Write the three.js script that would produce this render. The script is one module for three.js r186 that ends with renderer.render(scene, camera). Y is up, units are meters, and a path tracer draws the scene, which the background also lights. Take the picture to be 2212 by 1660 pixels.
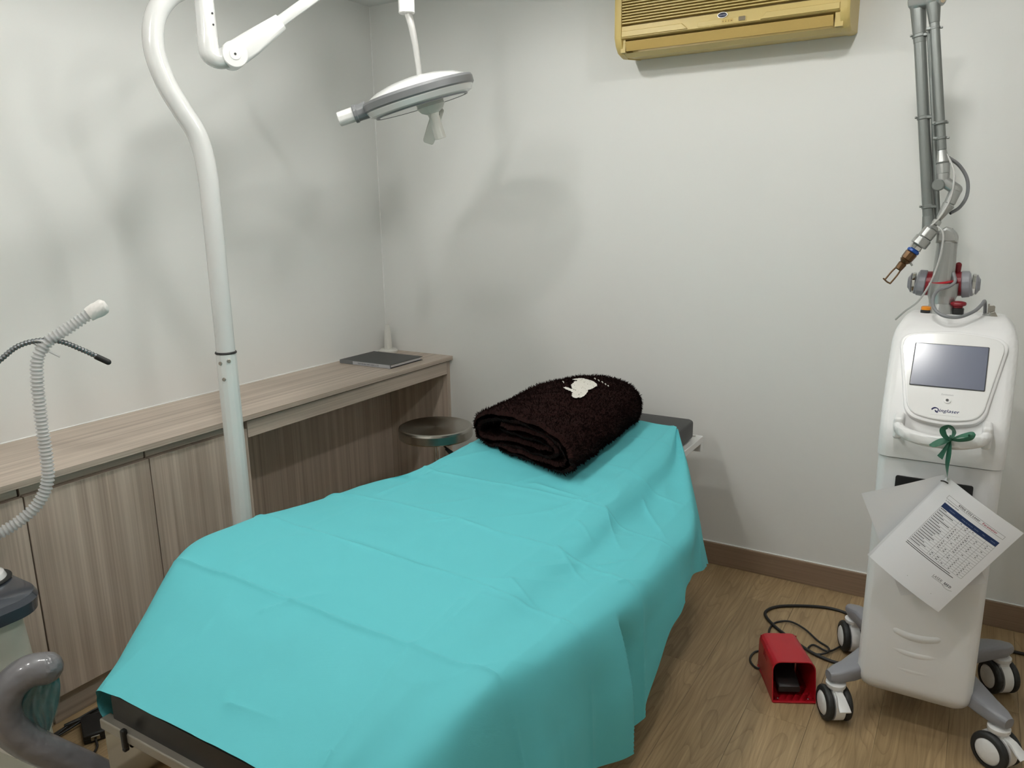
import * as THREE from 'three';
import { RoundedBoxGeometry } from 'three/addons/geometries/RoundedBoxGeometry.js';
import { mergeGeometries, mergeVertices, toCreasedNormals } from 'three/addons/utils/BufferGeometryUtils.js';
import { ImprovedNoise } from 'three/addons/math/ImprovedNoise.js';

/* ---------- camera, light, exposure ---------- */
const scene = new THREE.Scene();
scene.background = new THREE.Color(0x000000);
const camera = new THREE.PerspectiveCamera(2 * Math.atan(830 / 1658) * 180 / Math.PI, 2212 / 1660, 0.05, 30);
camera.position.set(2.6086, 1.5, 3.0436);
camera.rotation.set(-0.2258, 0.5457, -0.0151, 'YXZ');
const renderer = new THREE.WebGLRenderer({ antialias: true });
renderer.toneMapping = THREE.LinearToneMapping;
renderer.toneMappingExposure = 1.0;
renderer.shadowMap.enabled = true;
const CEIL = 2.44, ROOM_X = 3.7, ROOM_Z = 4.3;
const DOWNLIGHTS = [[1.15, 1.12], [1.15, 1.85], [1.15, 2.75], [1.15, 3.6], [2.35, 1.12], [2.35, 1.85]];  // last lamp of the left row is added to brighten the sheet's foot
const LIGHT_CANDELA = 1.18, LIGHT_COLOR = new THREE.Color(1.0, 0.985, 0.95);

/* ---------- helpers ---------- */
let seed = 7;
const rnd = () => { seed = (seed * 1664525 + 1013904223) >>> 0; return seed / 4294967296; };
const perlin = new ImprovedNoise();
const nz = (x, y, z = 0) => perlin.noise(x, y, z);
const fbm = (x, y, z = 0, o = 4) => { let s = 0, a = 0.5; for (let i = 0; i < o; i++) { s += a * nz(x, y, z + i * 7.3); x *= 2.03; y *= 2.03; a *= 0.5; } return s; };
const V = (x, y, z) => new THREE.Vector3(x, y, z);
const lerp = (a, b, t) => a + (b - a) * t;
const clamp = (x, a = 0, b = 1) => Math.min(b, Math.max(a, x));
const sstep = (a, b, x) => { const t = clamp((x - a) / (b - a)); return t * t * (3 - 2 * t); };
function mat(color, roughness = 0.5, metalness = 0, extra = {}) {
  const c = Array.isArray(color) ? new THREE.Color().setRGB(...color) : new THREE.Color(color);
  return new THREE.MeshPhysicalMaterial({ color: c, roughness, metalness, side: THREE.DoubleSide, ...extra });
}
const taken = {};
function numbered(name) { const n = taken[name] = (taken[name] ?? -1) + 1; return n ? `${name}_${String(n).padStart(3, '0')}` : name; }
function obj(name, geo, m, parent, label) {
  const o = new THREE.Mesh(Array.isArray(geo) ? mergeAll(geo) : geo, m);
  o.name = name; o.castShadow = o.receiveShadow = true; parent.add(o);
  if (label) o.userData.label = label;
  return o;
}
function thing(name, label, category, pos = [0, 0, 0], turn = 0, group) {
  const g = new THREE.Group(); g.name = numbered(name); g.position.set(...pos); g.rotation.y = turn; scene.add(g);
  g.userData = { label, category }; if (group) g.userData.group = group;
  return g;
}
function single(name, geo, m, label, category, group) {
  const o = obj(numbered(name), geo, m, scene); o.userData = { label, category }; if (group) o.userData.group = group; return o;
}
function struct(name, geo, m, label) { const o = obj(name, geo, m, scene); o.userData = { kind: 'structure', label }; return o; }
function mergeAll(list) { return mergeGeometries(list.map(g => { const h = g.index ? g.toNonIndexed() : g.clone(); for (const k of Object.keys(h.attributes)) if (!['position', 'normal', 'uv'].includes(k)) h.deleteAttribute(k); if (!h.attributes.uv) h.setAttribute('uv', new THREE.BufferAttribute(new Float32Array(h.attributes.position.count * 2), 2)); if (!h.attributes.normal) h.computeVertexNormals(); return h; })); }
function box(x0, x1, y0, y1, z0, z1, r = 0.002, seg = 2) {
  const g = r > 0 ? new RoundedBoxGeometry(x1 - x0, y1 - y0, z1 - z0, seg, r) : new THREE.BoxGeometry(x1 - x0, y1 - y0, z1 - z0);
  g.translate((x0 + x1) / 2, (y0 + y1) / 2, (z0 + z1) / 2); return g;
}
// box whose uv are metres; grain: axis along which the texture's v runs
function grainBox(x0, x1, y0, y1, z0, z1, grain = 'y', r = 0.0015, off = [0, 0]) {
  const g = box(x0, x1, y0, y1, z0, z1, r, 1), p = g.attributes.position, n = g.attributes.normal, uv = g.attributes.uv;
  for (let i = 0; i < p.count; i++) {
    const P = { x: p.getX(i), y: p.getY(i), z: p.getZ(i) }, N = { x: Math.abs(n.getX(i)), y: Math.abs(n.getY(i)), z: Math.abs(n.getZ(i)) };
    const dom = N.x > N.y && N.x > N.z ? 'x' : N.y > N.z ? 'y' : 'z';
    const others = ['x', 'y', 'z'].filter(k => k !== dom);
    const vAxis = others.includes(grain) ? grain : others[1], uAxis = others.find(k => k !== vAxis);
    uv.setXY(i, P[uAxis] + off[0], P[vAxis] + off[1]);
  }
  return g;
}
function curve(pts, closed = false, type = 'centripetal') { return new THREE.CatmullRomCurve3(pts.map(p => Array.isArray(p) ? V(...p) : p), closed, type); }
function tube(pts, r, seg = 40, rad = 12, closed = false) { return new THREE.TubeGeometry(curve(pts, closed), seg, r, rad, closed); }
function capTube(pts, r, seg = 40, rad = 14) {
  const c = curve(pts), a = new THREE.SphereGeometry(r, rad, 8), b = a.clone();
  const p0 = c.getPoint(0), p1 = c.getPoint(1); a.translate(p0.x, p0.y, p0.z); b.translate(p1.x, p1.y, p1.z);
  return mergeAll([new THREE.TubeGeometry(c, seg, r, rad), a, b]);
}
function orient(g, from, to) { // geometry along +y from 0 -> placed from 'from' pointing to 'to'
  const d = to.clone().sub(from).normalize(), q = new THREE.Quaternion().setFromUnitVectors(V(0, 1, 0), d);
  g.applyQuaternion(q); g.translate(from.x, from.y, from.z); return g;
}
function cyl(from, to, r0, r1 = r0, rad = 28) {
  const a = V(...from), b = V(...to), L = a.distanceTo(b), e = Math.min(0.0025, L * 0.2, r0 * 0.4, r1 * 0.4);
  const g = new THREE.LatheGeometry([[0.0001, 0], [r0 - e, 0], [r0, e], [r1, L - e], [r1 - e, L], [0.0001, L]].map(p => new THREE.Vector2(...p)), rad);
  return orient(toCreasedNormals(g, 0.6), a, b);
}
function lathe(prof, rad = 40, crease = 0.5) { const g = new THREE.LatheGeometry(prof.map(p => new THREE.Vector2(Math.max(p[0], 0.0001), p[1])), rad); return crease ? toCreasedNormals(g, crease) : g; }
function loft(sections, cap = true, crease = 0.6) { // sections: arrays of Vector3 loops with equal counts
  const n = sections[0].length, pos = [], uv = [], idx = [];
  sections.forEach((s, i) => s.forEach((p, j) => { pos.push(p.x, p.y, p.z); uv.push(j / n, i / (sections.length - 1)); }));
  for (let i = 0; i < sections.length - 1; i++) for (let j = 0; j < n; j++) { const a = i * n + j, b = i * n + (j + 1) % n, c = a + n, d = b + n; idx.push(a, b, c, b, d, c); }
  if (cap) for (const k of [0, sections.length - 1]) {
    const c = sections[k].reduce((s, p) => s.add(p), V(0, 0, 0)).divideScalar(n), ci = pos.length / 3; pos.push(c.x, c.y, c.z); uv.push(0.5, 0.5);
    for (let j = 0; j < n; j++) { const a = k * n + j, b = k * n + (j + 1) % n; k === 0 ? idx.push(ci, b, a) : idx.push(ci, a, b); }
  }
  let g = new THREE.BufferGeometry(); g.setAttribute('position', new THREE.Float32BufferAttribute(pos, 3)); g.setAttribute('uv', new THREE.Float32BufferAttribute(uv, 2)); g.setIndex(idx);
  g.computeVertexNormals(); return crease ? toCreasedNormals(g, crease) : g;
}
function rrect(hw, hh, r, k = 6) { // rounded rectangle loop in 2D
  const out = []; r = Math.min(r, hw, hh);
  for (const [sx, sy, a0] of [[1, 1, 0], [-1, 1, 90], [-1, -1, 180], [1, -1, 270]]) for (let i = 0; i <= k; i++) { const a = (a0 + 90 * i / k) * Math.PI / 180; out.push([sx * (hw - r) + r * Math.cos(a), sy * (hh - r) + r * Math.sin(a)]); }
  return out;
}
function rrShape(hw, hh, r) { const s = new THREE.Shape(); s.moveTo(-hw + r, -hh); s.lineTo(hw - r, -hh); s.absarc(hw - r, -hh + r, r, -Math.PI / 2, 0); s.lineTo(hw, hh - r); s.absarc(hw - r, hh - r, r, 0, Math.PI / 2); s.lineTo(-hw + r, hh); s.absarc(-hw + r, hh - r, r, Math.PI / 2, Math.PI); s.lineTo(-hw, -hh + r); s.absarc(-hw + r, -hh + r, r, Math.PI, 1.5 * Math.PI); return s; }
function extr(shape, depth, bevel = 0.002, curveSegments = 10) { return new THREE.ExtrudeGeometry(shape, { depth: Math.max(depth - 2 * bevel, 1e-4), bevelEnabled: bevel > 0, bevelSize: bevel, bevelThickness: bevel, bevelOffset: -bevel, bevelSegments: 2, curveSegments }).translate(0, 0, bevel); }
function bar(path, w, h, r = 0.008) { // swept rounded bar, path of [x,y,z], w/h arrays or numbers
  const P = path.map(p => V(...p)), secs = [];
  P.forEach((p, i) => {
    const t = P[Math.min(i + 1, P.length - 1)].clone().sub(P[Math.max(i - 1, 0)]).normalize(), s = V(0, 1, 0).cross(t).normalize(), u = t.clone().cross(s);
    const W = Array.isArray(w) ? w[i] : w, H = Array.isArray(h) ? h[i] : h;
    secs.push(rrect(W / 2, H / 2, r, 4).map(([a, b]) => p.clone().addScaledVector(s, a).addScaledVector(u, b)));
  });
  return loft(secs, true, 0.7);
}
function dataTex(w, h, fn, srgb = true, repeat = true) {
  const d = new Uint8Array(w * h * 4);
  for (let j = 0; j < h; j++) for (let i = 0; i < w; i++) { const c = fn(i / w, j / h); const k = (j * w + i) * 4; d[k] = clamp(c[0], 0, 255); d[k + 1] = clamp(c[1], 0, 255); d[k + 2] = clamp(c[2], 0, 255); d[k + 3] = 255; }
  const t = new THREE.DataTexture(d, w, h); if (srgb) t.colorSpace = THREE.SRGBColorSpace; t.magFilter = THREE.LinearFilter; t.minFilter = THREE.LinearMipmapLinearFilter; t.generateMipmaps = true;
  if (repeat) t.wrapS = t.wrapT = THREE.RepeatWrapping; t.needsUpdate = true; return t;
}
function canvasTex(w, h, draw) { const c = document.createElement('canvas'); c.width = w; c.height = h; draw(c.getContext('2d'), w, h); const t = new THREE.CanvasTexture(c); t.colorSpace = THREE.SRGBColorSpace; t.magFilter = THREE.LinearFilter; return t; }
const withRepeat = (t, u, v) => { const c = t.clone(); c.repeat.set(u, v); c.needsUpdate = true; return c; };
// a periodic lookup so that repeating textures join
const wrapN = (f) => (u, v) => { const a = f(u, v), b = f(u - 1, v), c = f(u, v - 1), d = f(u - 1, v - 1), s = sstep(0.85, 1, u), t = sstep(0.85, 1, v); return lerp(lerp(a, b, s), lerp(c, d, s), t); };

/* ---------- procedural textures ---------- */
const mix3 = (a, b, t) => [lerp(a[0], b[0], t), lerp(a[1], b[1], t), lerp(a[2], b[2], t)];
// oak vinyl: 0.9 m wide x 1.4 m long
const oakRing = wrapN((u, v) => { const x = u * 0.9, y = v * 1.4; return fbm(x * 5, y * 0.9, 3.1, 3) * 1.0 + x * 2.2; });
const oakBand = wrapN((u, v) => fbm(u * 90, v * 6, 9.2, 2));
const oakFine = wrapN((u, v) => fbm(u * 240, v * 9, 1.7, 2));
const oakTone = wrapN((u, v) => fbm(u * 6, v * 3, 5.5, 3));
const oakTex = dataTex(1024, 1024, (u, v) => {
  const r = oakRing(u, v) * 15, f = r - Math.floor(r), line = Math.pow(f, 6) * 0.9 * (1 - sstep(0.97, 1, f));
  let t = 0.42 + 0.5 * oakTone(u, v) + 0.55 * oakBand(u, v) - 0.52 * line + 0.45 * oakFine(u, v);
  return mix3([142, 119, 86], [192, 167, 128], clamp(t));
});
const lamFine = wrapN((u, v) => fbm(u * 170, v * 2.6, 4.4, 3));
const lamBand = wrapN((u, v) => fbm(u * 28, v * 0.9, 8.1, 3));
const lamDark = wrapN((u, v) => fbm(u * 60, v * 1.2, 12.3, 2));
const lamTex = dataTex(1024, 1024, (u, v) => {
  const t = 0.55 + 0.55 * lamFine(u, v) + 0.75 * lamBand(u, v) - 0.5 * Math.max(0, lamDark(u, v) - 0.12) * 2;
  return mix3([158, 142, 128], [212, 198, 183], clamp(t));
});
const baseTex = dataTex(512, 512, (u, v) => { const t = 0.5 + 0.8 * fbm(u * 120, v * 3, 2.2, 3); return mix3([122, 101, 82], [156, 132, 110], clamp(t)); });
const speck = dataTex(512, 512, (u, v) => { const n = 128 + 120 * wrapN((a, b) => fbm(a * 60, b * 60, 2.7, 3))(u, v); return [n, n, n]; }, false);
const fuzz = dataTex(512, 512, (u, v) => { const n = 128 + 200 * wrapN((a, b) => fbm(a * 70, b * 70, 6.1, 3))(u, v); return [n, n, n]; }, false);
const weave = dataTex(256, 256, (u, v) => { const a = Math.sin(u * Math.PI * 64) * Math.sin(v * Math.PI * 64), n = 128 + 60 * a + 60 * (rnd() - 0.5); return [n, n, n]; }, false);

/* ---------- shared materials ---------- */
const M = {
  wall: mat([0.80, 0.805, 0.78], 0.55, 0, { bumpMap: withRepeat(speck, 1.2, 1.2), bumpScale: 0.0006 }),
  ceiling: mat([0.80, 0.80, 0.78], 0.8),
  oak: mat(0xffffff, 0.42, 0, { map: withRepeat(oakTex, 1 / 0.9, 1 / 1.4) }),
  gap: mat(0x7a6750, 0.9),
  laminate: mat(0xffffff, 0.45, 0, { map: withRepeat(lamTex, 1.1, 0.6) }),
  laminateTop: mat(0xffffff, 0.4, 0, { map: withRepeat(lamTex, 1.6, 0.5) }),
  baseboard: mat(0xffffff, 0.5, 0, { map: withRepeat(baseTex, 2, 0.6) }),
  white: mat([0.82, 0.82, 0.81], 0.28),
  whiteGloss: mat([0.84, 0.84, 0.83], 0.16, 0, { clearcoat: 0.4, clearcoatRoughness: 0.1 }),
  whitePlastic: mat([0.83, 0.83, 0.83], 0.34),
  offWhite: mat([0.72, 0.71, 0.66], 0.4),
  cream: mat([0.60, 0.60, 0.52], 0.35),
  grey: mat([0.20, 0.205, 0.215], 0.4),
  midGrey: mat([0.27, 0.275, 0.30], 0.38),
  lampGrey: mat([0.17, 0.175, 0.18], 0.35),
  alu: mat([0.45, 0.46, 0.45], 0.34, 0.75),
  aluDark: mat([0.22, 0.235, 0.225], 0.42, 0.55),
  chrome: mat([0.75, 0.74, 0.72], 0.08, 1),
  steel: mat([0.48, 0.46, 0.42], 0.26, 1, { anisotropy: 0.6 }),
  black: mat([0.012, 0.012, 0.012], 0.45),
  rubber: mat([0.02, 0.021, 0.021], 0.55),
  vinyl: mat([0.016, 0.017, 0.018], 0.4),
  red: mat([0.42, 0.008, 0.018], 0.32),
  darkRed: mat([0.22, 0.006, 0.014], 0.4),
  cloth: mat([0.115, 0.55, 0.60], 0.72, 0, { bumpMap: withRepeat(weave, 14, 14), bumpScale: 0.0003, sheen: 0.2, sheenRoughness: 0.6 }),
  fleece: mat([0.017, 0.0068, 0.006], 1, 0, { specularIntensity: 0.15, bumpMap: withRepeat(fuzz, 3, 3), bumpScale: 0.006, sheen: 0 }),
};

/* ---------- the room ---------- */
{
  const T = 0.12;
  struct('wall_left', box(-T, 0, -T, CEIL + T, -T, ROOM_Z + T, 0), M.wall, 'off-white painted wall above the wooden counter');
  struct('wall_back', box(0, ROOM_X, -T, CEIL + T, -T, 0, 0), M.wall, 'off-white painted wall behind the head of the bed');
  struct('wall_right', box(ROOM_X, ROOM_X + T, -T, CEIL + T, -T, ROOM_Z + T, 0), M.wall, 'off-white painted wall on the right of the room');
  struct('wall_front', box(0, ROOM_X, -T, CEIL + T, ROOM_Z, ROOM_Z + T, 0), M.wall, 'off-white painted wall behind the viewer');
  struct('ceiling', box(0, ROOM_X, CEIL, CEIL + T, 0, ROOM_Z, 0), M.ceiling, 'white flat ceiling');
  const floor = struct('floor', box(0, ROOM_X, -T, -0.004, 0, ROOM_Z, 0), M.gap, 'oak-look vinyl plank floor');
  const W = 0.178, Lp = 1.22; let k = 0;
  for (let i = 0; i * W < ROOM_X; i++) {
    const x0 = i * W, x1 = Math.min(x0 + W, ROOM_X); let z = -((i * 0.437) % 1) * Lp;
    while (z < ROOM_Z) {
      const z0 = Math.max(z, 0), z1 = Math.min(z + Lp, ROOM_Z);
      if (z1 - z0 > 0.02) {
        const g = new THREE.BoxGeometry(x1 - x0 - 0.0008, 0.004, z1 - z0 - 0.0008), uv = g.attributes.uv, p = g.attributes.position, ox = rnd() * 0.9, oz = rnd() * 1.4, fl = rnd() < 0.5 ? -1 : 1;
        for (let q = 0; q < p.count; q++) uv.setXY(q, p.getX(q) * fl + ox, p.getZ(q) + oz);
        g.translate((x0 + x1) / 2, -0.002, (z0 + z1) / 2);
        obj(numbered('plank'), g, M.oak, floor); k++;
      }
      z += Lp;
    }
  }
  struct('baseboard_back', grainBox(0.43, ROOM_X, 0, 0.096, 0, 0.014, 'x', 0.002), M.baseboard, 'brown wood-look baseboard along the back wall');
  struct('baseboard_right', grainBox(ROOM_X - 0.014, ROOM_X, 0, 0.096, 0.014, ROOM_Z, 'z', 0.002), M.baseboard, 'brown wood-look baseboard along the right wall');
  const caulk = mat([0.86, 0.86, 0.84], 0.5);
  struct('trim_1', cyl([0.001, 0.79, 0.001], [0.001, CEIL, 0.001], 0.003, 0.003, 10), caulk, 'white sealant bead in the corner of the walls');
  struct('trim_2', cyl([0.001, 0.7915, 0], [0.001, 0.7915, 3.3], 0.0028, 0.0028, 10), caulk, 'white sealant bead between worktop and left wall');
  struct('trim_3', cyl([0.43, 0.0965, 0.002], [ROOM_X, 0.0965, 0.002], 0.003, 0.003, 10), caulk, 'white sealant bead along the top of the baseboard');
  // recessed ceiling lamps, with the unseen one added for the sheet's foot
  for (const [x, z] of DOWNLIGHTS) {
    const d = thing('ceiling_downlight', 'round white recessed ceiling downlight, lit', 'ceiling light', [x, CEIL, z], 0, 'ceiling downlights');
    obj('bezel', lathe([[0.140, 0], [0.152, -0.004], [0.152, -0.040], [0.148, -0.044], [0.142, -0.042], [0.140, 0]], 48), M.whitePlastic, d);
    const bulb = new THREE.SphereGeometry(0.022, 24, 14); bulb.translate(0, -0.02, 0);
    obj('bulb', bulb, mat([0.9, 0.9, 0.88], 0.5, 0, { emissive: LIGHT_COLOR, emissiveIntensity: 3 }), d);
    const L = new THREE.PointLight(LIGHT_COLOR, LIGHT_CANDELA, 0, 2); L.name = 'downlight_glow'; L.position.set(0, -0.02, 0); L.castShadow = true; L.shadow.radius = 2; d.add(L);
  }
}

/* ---------- counter along the left wall ---------- */
{
  const ZE = 3.3;
  single('countertop', grainBox(0, 0.42, 0.77, 0.79, 0, ZE, 'z', 0.0015), M.laminateTop, 'long pale wood-look worktop along the left wall', 'worktop');
  const desk = thing('desk_alcove', 'open wood-look knee space under the far end of the worktop', 'desk');
  obj('back_panel', grainBox(0.001, 0.03, 0, 0.77, 0.025, 1.26, 'y'), M.laminate, desk);
  obj('end_panel', grainBox(0.001, 0.40, 0, 0.77, 0, 0.025, 'y', 0.0015, [0.3, 0]), M.laminate, desk);
  obj('apron', grainBox(0.382, 0.40, 0.70, 0.762, 0.025, 1.255, 'z'), M.laminateTop, desk);
  obj('batten', grainBox(0.36, 0.385, 0.755, 0.77, 0.025, 1.26, 'z'), M.laminateTop, desk);
  const zs = [1.255, 1.645, 2.03, 2.415, 2.80, 3.19];
  const names = ['pale wood-look cabinet, the one behind the white lamp pole beside the knee space', 'pale wood-look cabinet between the lamp pole and the corrugated hose', 'pale wood-look cabinet behind the corrugated hose and the wheeled unit', 'pale wood-look cabinet second from the near end of the counter', 'pale wood-look cabinet at the near end of the counter'];
  for (let i = 0; i < 5; i++) {
    const c = thing('base_cabinet', names[i], 'cabinet', [0, 0, 0], 0, 'base cabinets under the worktop');
    const a = zs[i], b = zs[i + 1];
    obj('carcass', grainBox(0.0, 0.376, 0.1, 0.77, a + 0.006, b, 'y'), M.laminate, c);
    obj('door', grainBox(0.378, 0.398, 0.1, 0.735, a + 0.002, b - 0.002, 'y', 0.0015, [i * 0.37, i * 0.2]), M.laminate, c);
    obj('rail', grainBox(0.376, 0.38, 0.737, 0.77, a + 0.006, b, 'z'), M.laminateTop, c);
    obj('plinth', grainBox(0.0, 0.365, 0, 0.097, a + 0.006, b, 'z'), M.laminate, c);
  }
}

/* ---------- things on the worktop ---------- */
{
  const f = thing('document_folder', 'black document folder with a silver spine on the worktop', 'folder', [0, 0.79, 0]);
  obj('back_cover', box(0.045, 0.352, 0.0, 0.002, 0.155, 0.395, 0.0008), M.vinyl, f);
  obj('pages', box(0.06, 0.345, 0.003, 0.014, 0.162, 0.39, 0.001), M.whitePlastic, f);
  const cov = box(0.045, 0.352, 0.016, 0.018, 0.155, 0.395, 0.0008); obj('front_cover', cov, M.vinyl, f);
  obj('spine', box(0.043, 0.354, 0.0, 0.018, 0.393, 0.398, 0.002), M.lampGrey, f);
  const spTex = canvasTex(512, 32, (g, w, h) => { g.fillStyle = '#b9bbc0'; g.fillRect(0, 0, w, h); g.fillStyle = '#4b4d55'; g.font = 'bold 17px sans-serif'; g.textBaseline = 'middle'; g.fillText('TCM PORTABLE KING LASER Co. LTD', 70, 17); });
  const sp = new THREE.PlaneGeometry(0.225, 0.0155); obj('spine_label', new RoundedBoxGeometry(0.225, 0.0155, 0.0006, 1, 0.0002).translate(0.2395, 0.009, 0.3984), mat(0xffffff, 0.45, 0, { map: spTex }), f);
  sp.dispose();
  const c = thing('plastic_cone', 'small off-white plastic cone on a round foot in the wall corner', 'cone', [0.072, 0.79, 0.075]);
  obj('foot', lathe([[0, 0], [0.044, 0], [0.047, 0.006], [0.047, 0.012], [0.04, 0.018], [0.036, 0.022], [0, 0.022]], 36), M.offWhite, c);
  obj('spout', lathe([[0.02, 0.021], [0.02, 0.05], [0.0165, 0.11], [0.0115, 0.143], [0.0085, 0.1435], [0.0085, 0.12]], 30), M.offWhite, c);
}

/* ---------- wall-mounted air conditioner ---------- */
{
  const ac = thing('air_conditioner', 'yellowed wall air conditioner with ribbed grille high on the back wall', 'air conditioner');
  const beige = mat([0.60, 0.46, 0.165], 0.42), beige2 = mat([0.52, 0.36, 0.115], 0.4);
  const X0 = 1.352, X1 = 2.168;
  const prof = [[0, 2.35], [0.16, 2.35], [0.193, 2.33], [0.197, 2.30], [0.12, 2.298], [0.12, 2.150], [0.197, 2.148], [0.2, 2.108], [0.192, 2.1045], [0.11, 2.1035], [0.11, 2.066], [0.172, 2.059], [0.14, 2.048], [0.0, 2.062]];
  const s = new THREE.Shape(prof.map(p => new THREE.Vector2(p[0], p[1])));
  const body = new THREE.ExtrudeGeometry(s, { depth: X1 - X0 - 0.04, bevelEnabled: false }); body.rotateY(-Math.PI / 2); body.scale(-1, 1, 1); body.translate(X0 + 0.02, 0, 0);
  // rotateY(-90): x->z ; keep z positive
  const fixed = body; { const p = fixed.attributes.position; for (let i = 0; i < p.count; i++) { p.setZ(i, Math.abs(p.getZ(i))); } fixed.computeVertexNormals(); }
  obj('housing', toCreasedNormals(fixed, 0.3), beige, ac);
  const endP = [[0, 2.355], [0.165, 2.355], [0.197, 2.335], [0.203, 2.30], [0.203, 2.108], [0.190, 2.078], [0.168, 2.056], [0.13, 2.045], [0.0, 2.06]];
  for (const [xa, xb] of [[X0, X0 + 0.028], [X1 - 0.028, X1]]) {
    const inset = (k) => endP.map(p => [lerp(p[0], 0.1, k), lerp(p[1], 2.2, k)]);
    const left = xa === X0, secs = (left ? [[xa, 0.05], [xa + 0.008, 0.012], [xa + 0.018, 0], [xb, 0]] : [[xa, 0], [xb - 0.018, 0], [xb - 0.008, 0.012], [xb, 0.05]]).map(([x, k]) => inset(k).map(p => V(x, p[1], p[0])));
    obj('end_cap', loft(secs, true, 0.5), beige, ac);
  }
  // grille ribs
  for (let i = 0; i < 15; i++) { const y = 2.156 + i * 0.0097; obj(numbered('grille_slat'), box(X0 + 0.028, X1 - 0.028, y, y + 0.0052, 0.180, 0.1995, 0.0015, 1), beige, ac); }
  // lower raised panels
  const para = (a, b, c, d, y0, y1) => { const q = new THREE.Shape([[a, y0], [b, y0], [c, y1], [d, y1]].map(p => new THREE.Vector2(...p))); return extr(q, 0.008, 0.002).translate(0, 0, 0.197); };
  obj('trim_panel', para(X0 + 0.03, 1.634, 1.612, X0 + 0.03, 2.1105, 2.131), beige, ac);
  obj('trim_panel', para(1.887, X1 - 0.03, X1 - 0.03, 1.907, 2.1095, 2.130), beige, ac);
  obj('display_strip', extr(rrShape(0.085, 0.0085, 0.003), 0.003, 0.001).translate(1.755, 2.119, 0.1985), beige, ac);
  const leds = canvasTex(256, 64, (g, w, h) => { g.fillStyle = '#c9ac5c'; g.fillRect(0, 0, w, h); g.fillStyle = '#4a3a18'; [20, 80, 145, 200].forEach((x, i) => { g.fillRect(x, 36, i === 3 ? 40 : 24, 12); g.fillRect(x - 4, 14, i === 3 ? 60 : 38, 4); }); });
  obj('indicator_label', new THREE.BoxGeometry(0.04, 0.011, 0.0006).translate(1.775, 2.1195, 0.2016), mat(0xffffff, 0.5, 0, { map: leds }), ac);
  obj('receiver_window', extr(rrShape(0.0115, 0.007, 0.003), 0.003, 0.0008).translate(1.825, 2.1205, 0.2005), mat([0.16, 0.12, 0.05], 0.25), ac);
  const lg = canvasTex(256, 128, (g, w, h) => { g.fillStyle = '#101733'; g.fillRect(0, 0, w, h); g.fillStyle = '#8f93a6'; g.font = 'italic bold 54px serif'; g.textAlign = 'center'; g.textBaseline = 'middle'; g.fillText('Carrier', w / 2, h / 2); });
  const ov = new THREE.CylinderGeometry(0.0175, 0.0175, 0.003, 40); ov.rotateX(Math.PI / 2); ov.scale(1, 0.52, 1); ov.translate(1.757, 2.1395, 0.2005); obj('badge_rim', ov, mat([0.6, 0.6, 0.58], 0.3, 0.7), ac);
  const bs = new THREE.Shape(); bs.absellipse(0, 0, 0.0155, 0.0078, 0, Math.PI * 2); const bg = new THREE.ShapeGeometry(bs, 30), bu = bg.attributes.uv, bp = bg.attributes.position; for (let i = 0; i < bp.count; i++) bu.setXY(i, bp.getX(i) / 0.031 + 0.5, bp.getY(i) / 0.0156 + 0.5); bg.translate(1.757, 2.1395, 0.2023); obj('badge', bg, mat(0xffffff, 0.55, 0, { map: lg }), ac);
  // outlet flap
  const flap = new THREE.Shape([[-0.3625, -0.0165], [0.3625, -0.0165], [0.3625, 0.0175], [-0.3625, 0.0175]].map(p => new THREE.Vector2(...p)));
  const fg = extr(flap, 0.006, 0.001); fg.rotateX(0.42); fg.translate(1.757, 2.0805, 0.187); for (const [a, b] of [[X0 + 0.02, 1.391], [2.123, X1 - 0.02]]) obj('outlet_cheek', box(a, b, 2.06, 2.1045, 0.11, 0.186, 0), beige, ac); obj('outlet_flap', fg, beige2, ac);
  const st = canvasTex(256, 128, (g, w, h) => { g.fillStyle = '#1e8f93'; g.fillRect(0, 0, w, h); g.fillStyle = '#e7f4f4'; g.fillRect(0, 0, w, 30); g.font = 'bold 30px sans-serif'; g.fillText('Ecoer', 60, 80); g.fillRect(14, 96, 40, 10); });
  obj('sticker', new THREE.BoxGeometry(0.1, 0.05, 0.0008).translate(2.015, 2.207, 0.1998), mat(0xffffff, 0.4, 0, { map: st }), ac);
  obj('side_sticker', new THREE.BoxGeometry(0.0008, 0.035, 0.05).translate(X1 - 0.001, 2.15, 0.12), mat(0xffffff, 0.4, 0, { map: st }), ac);
}

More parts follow.
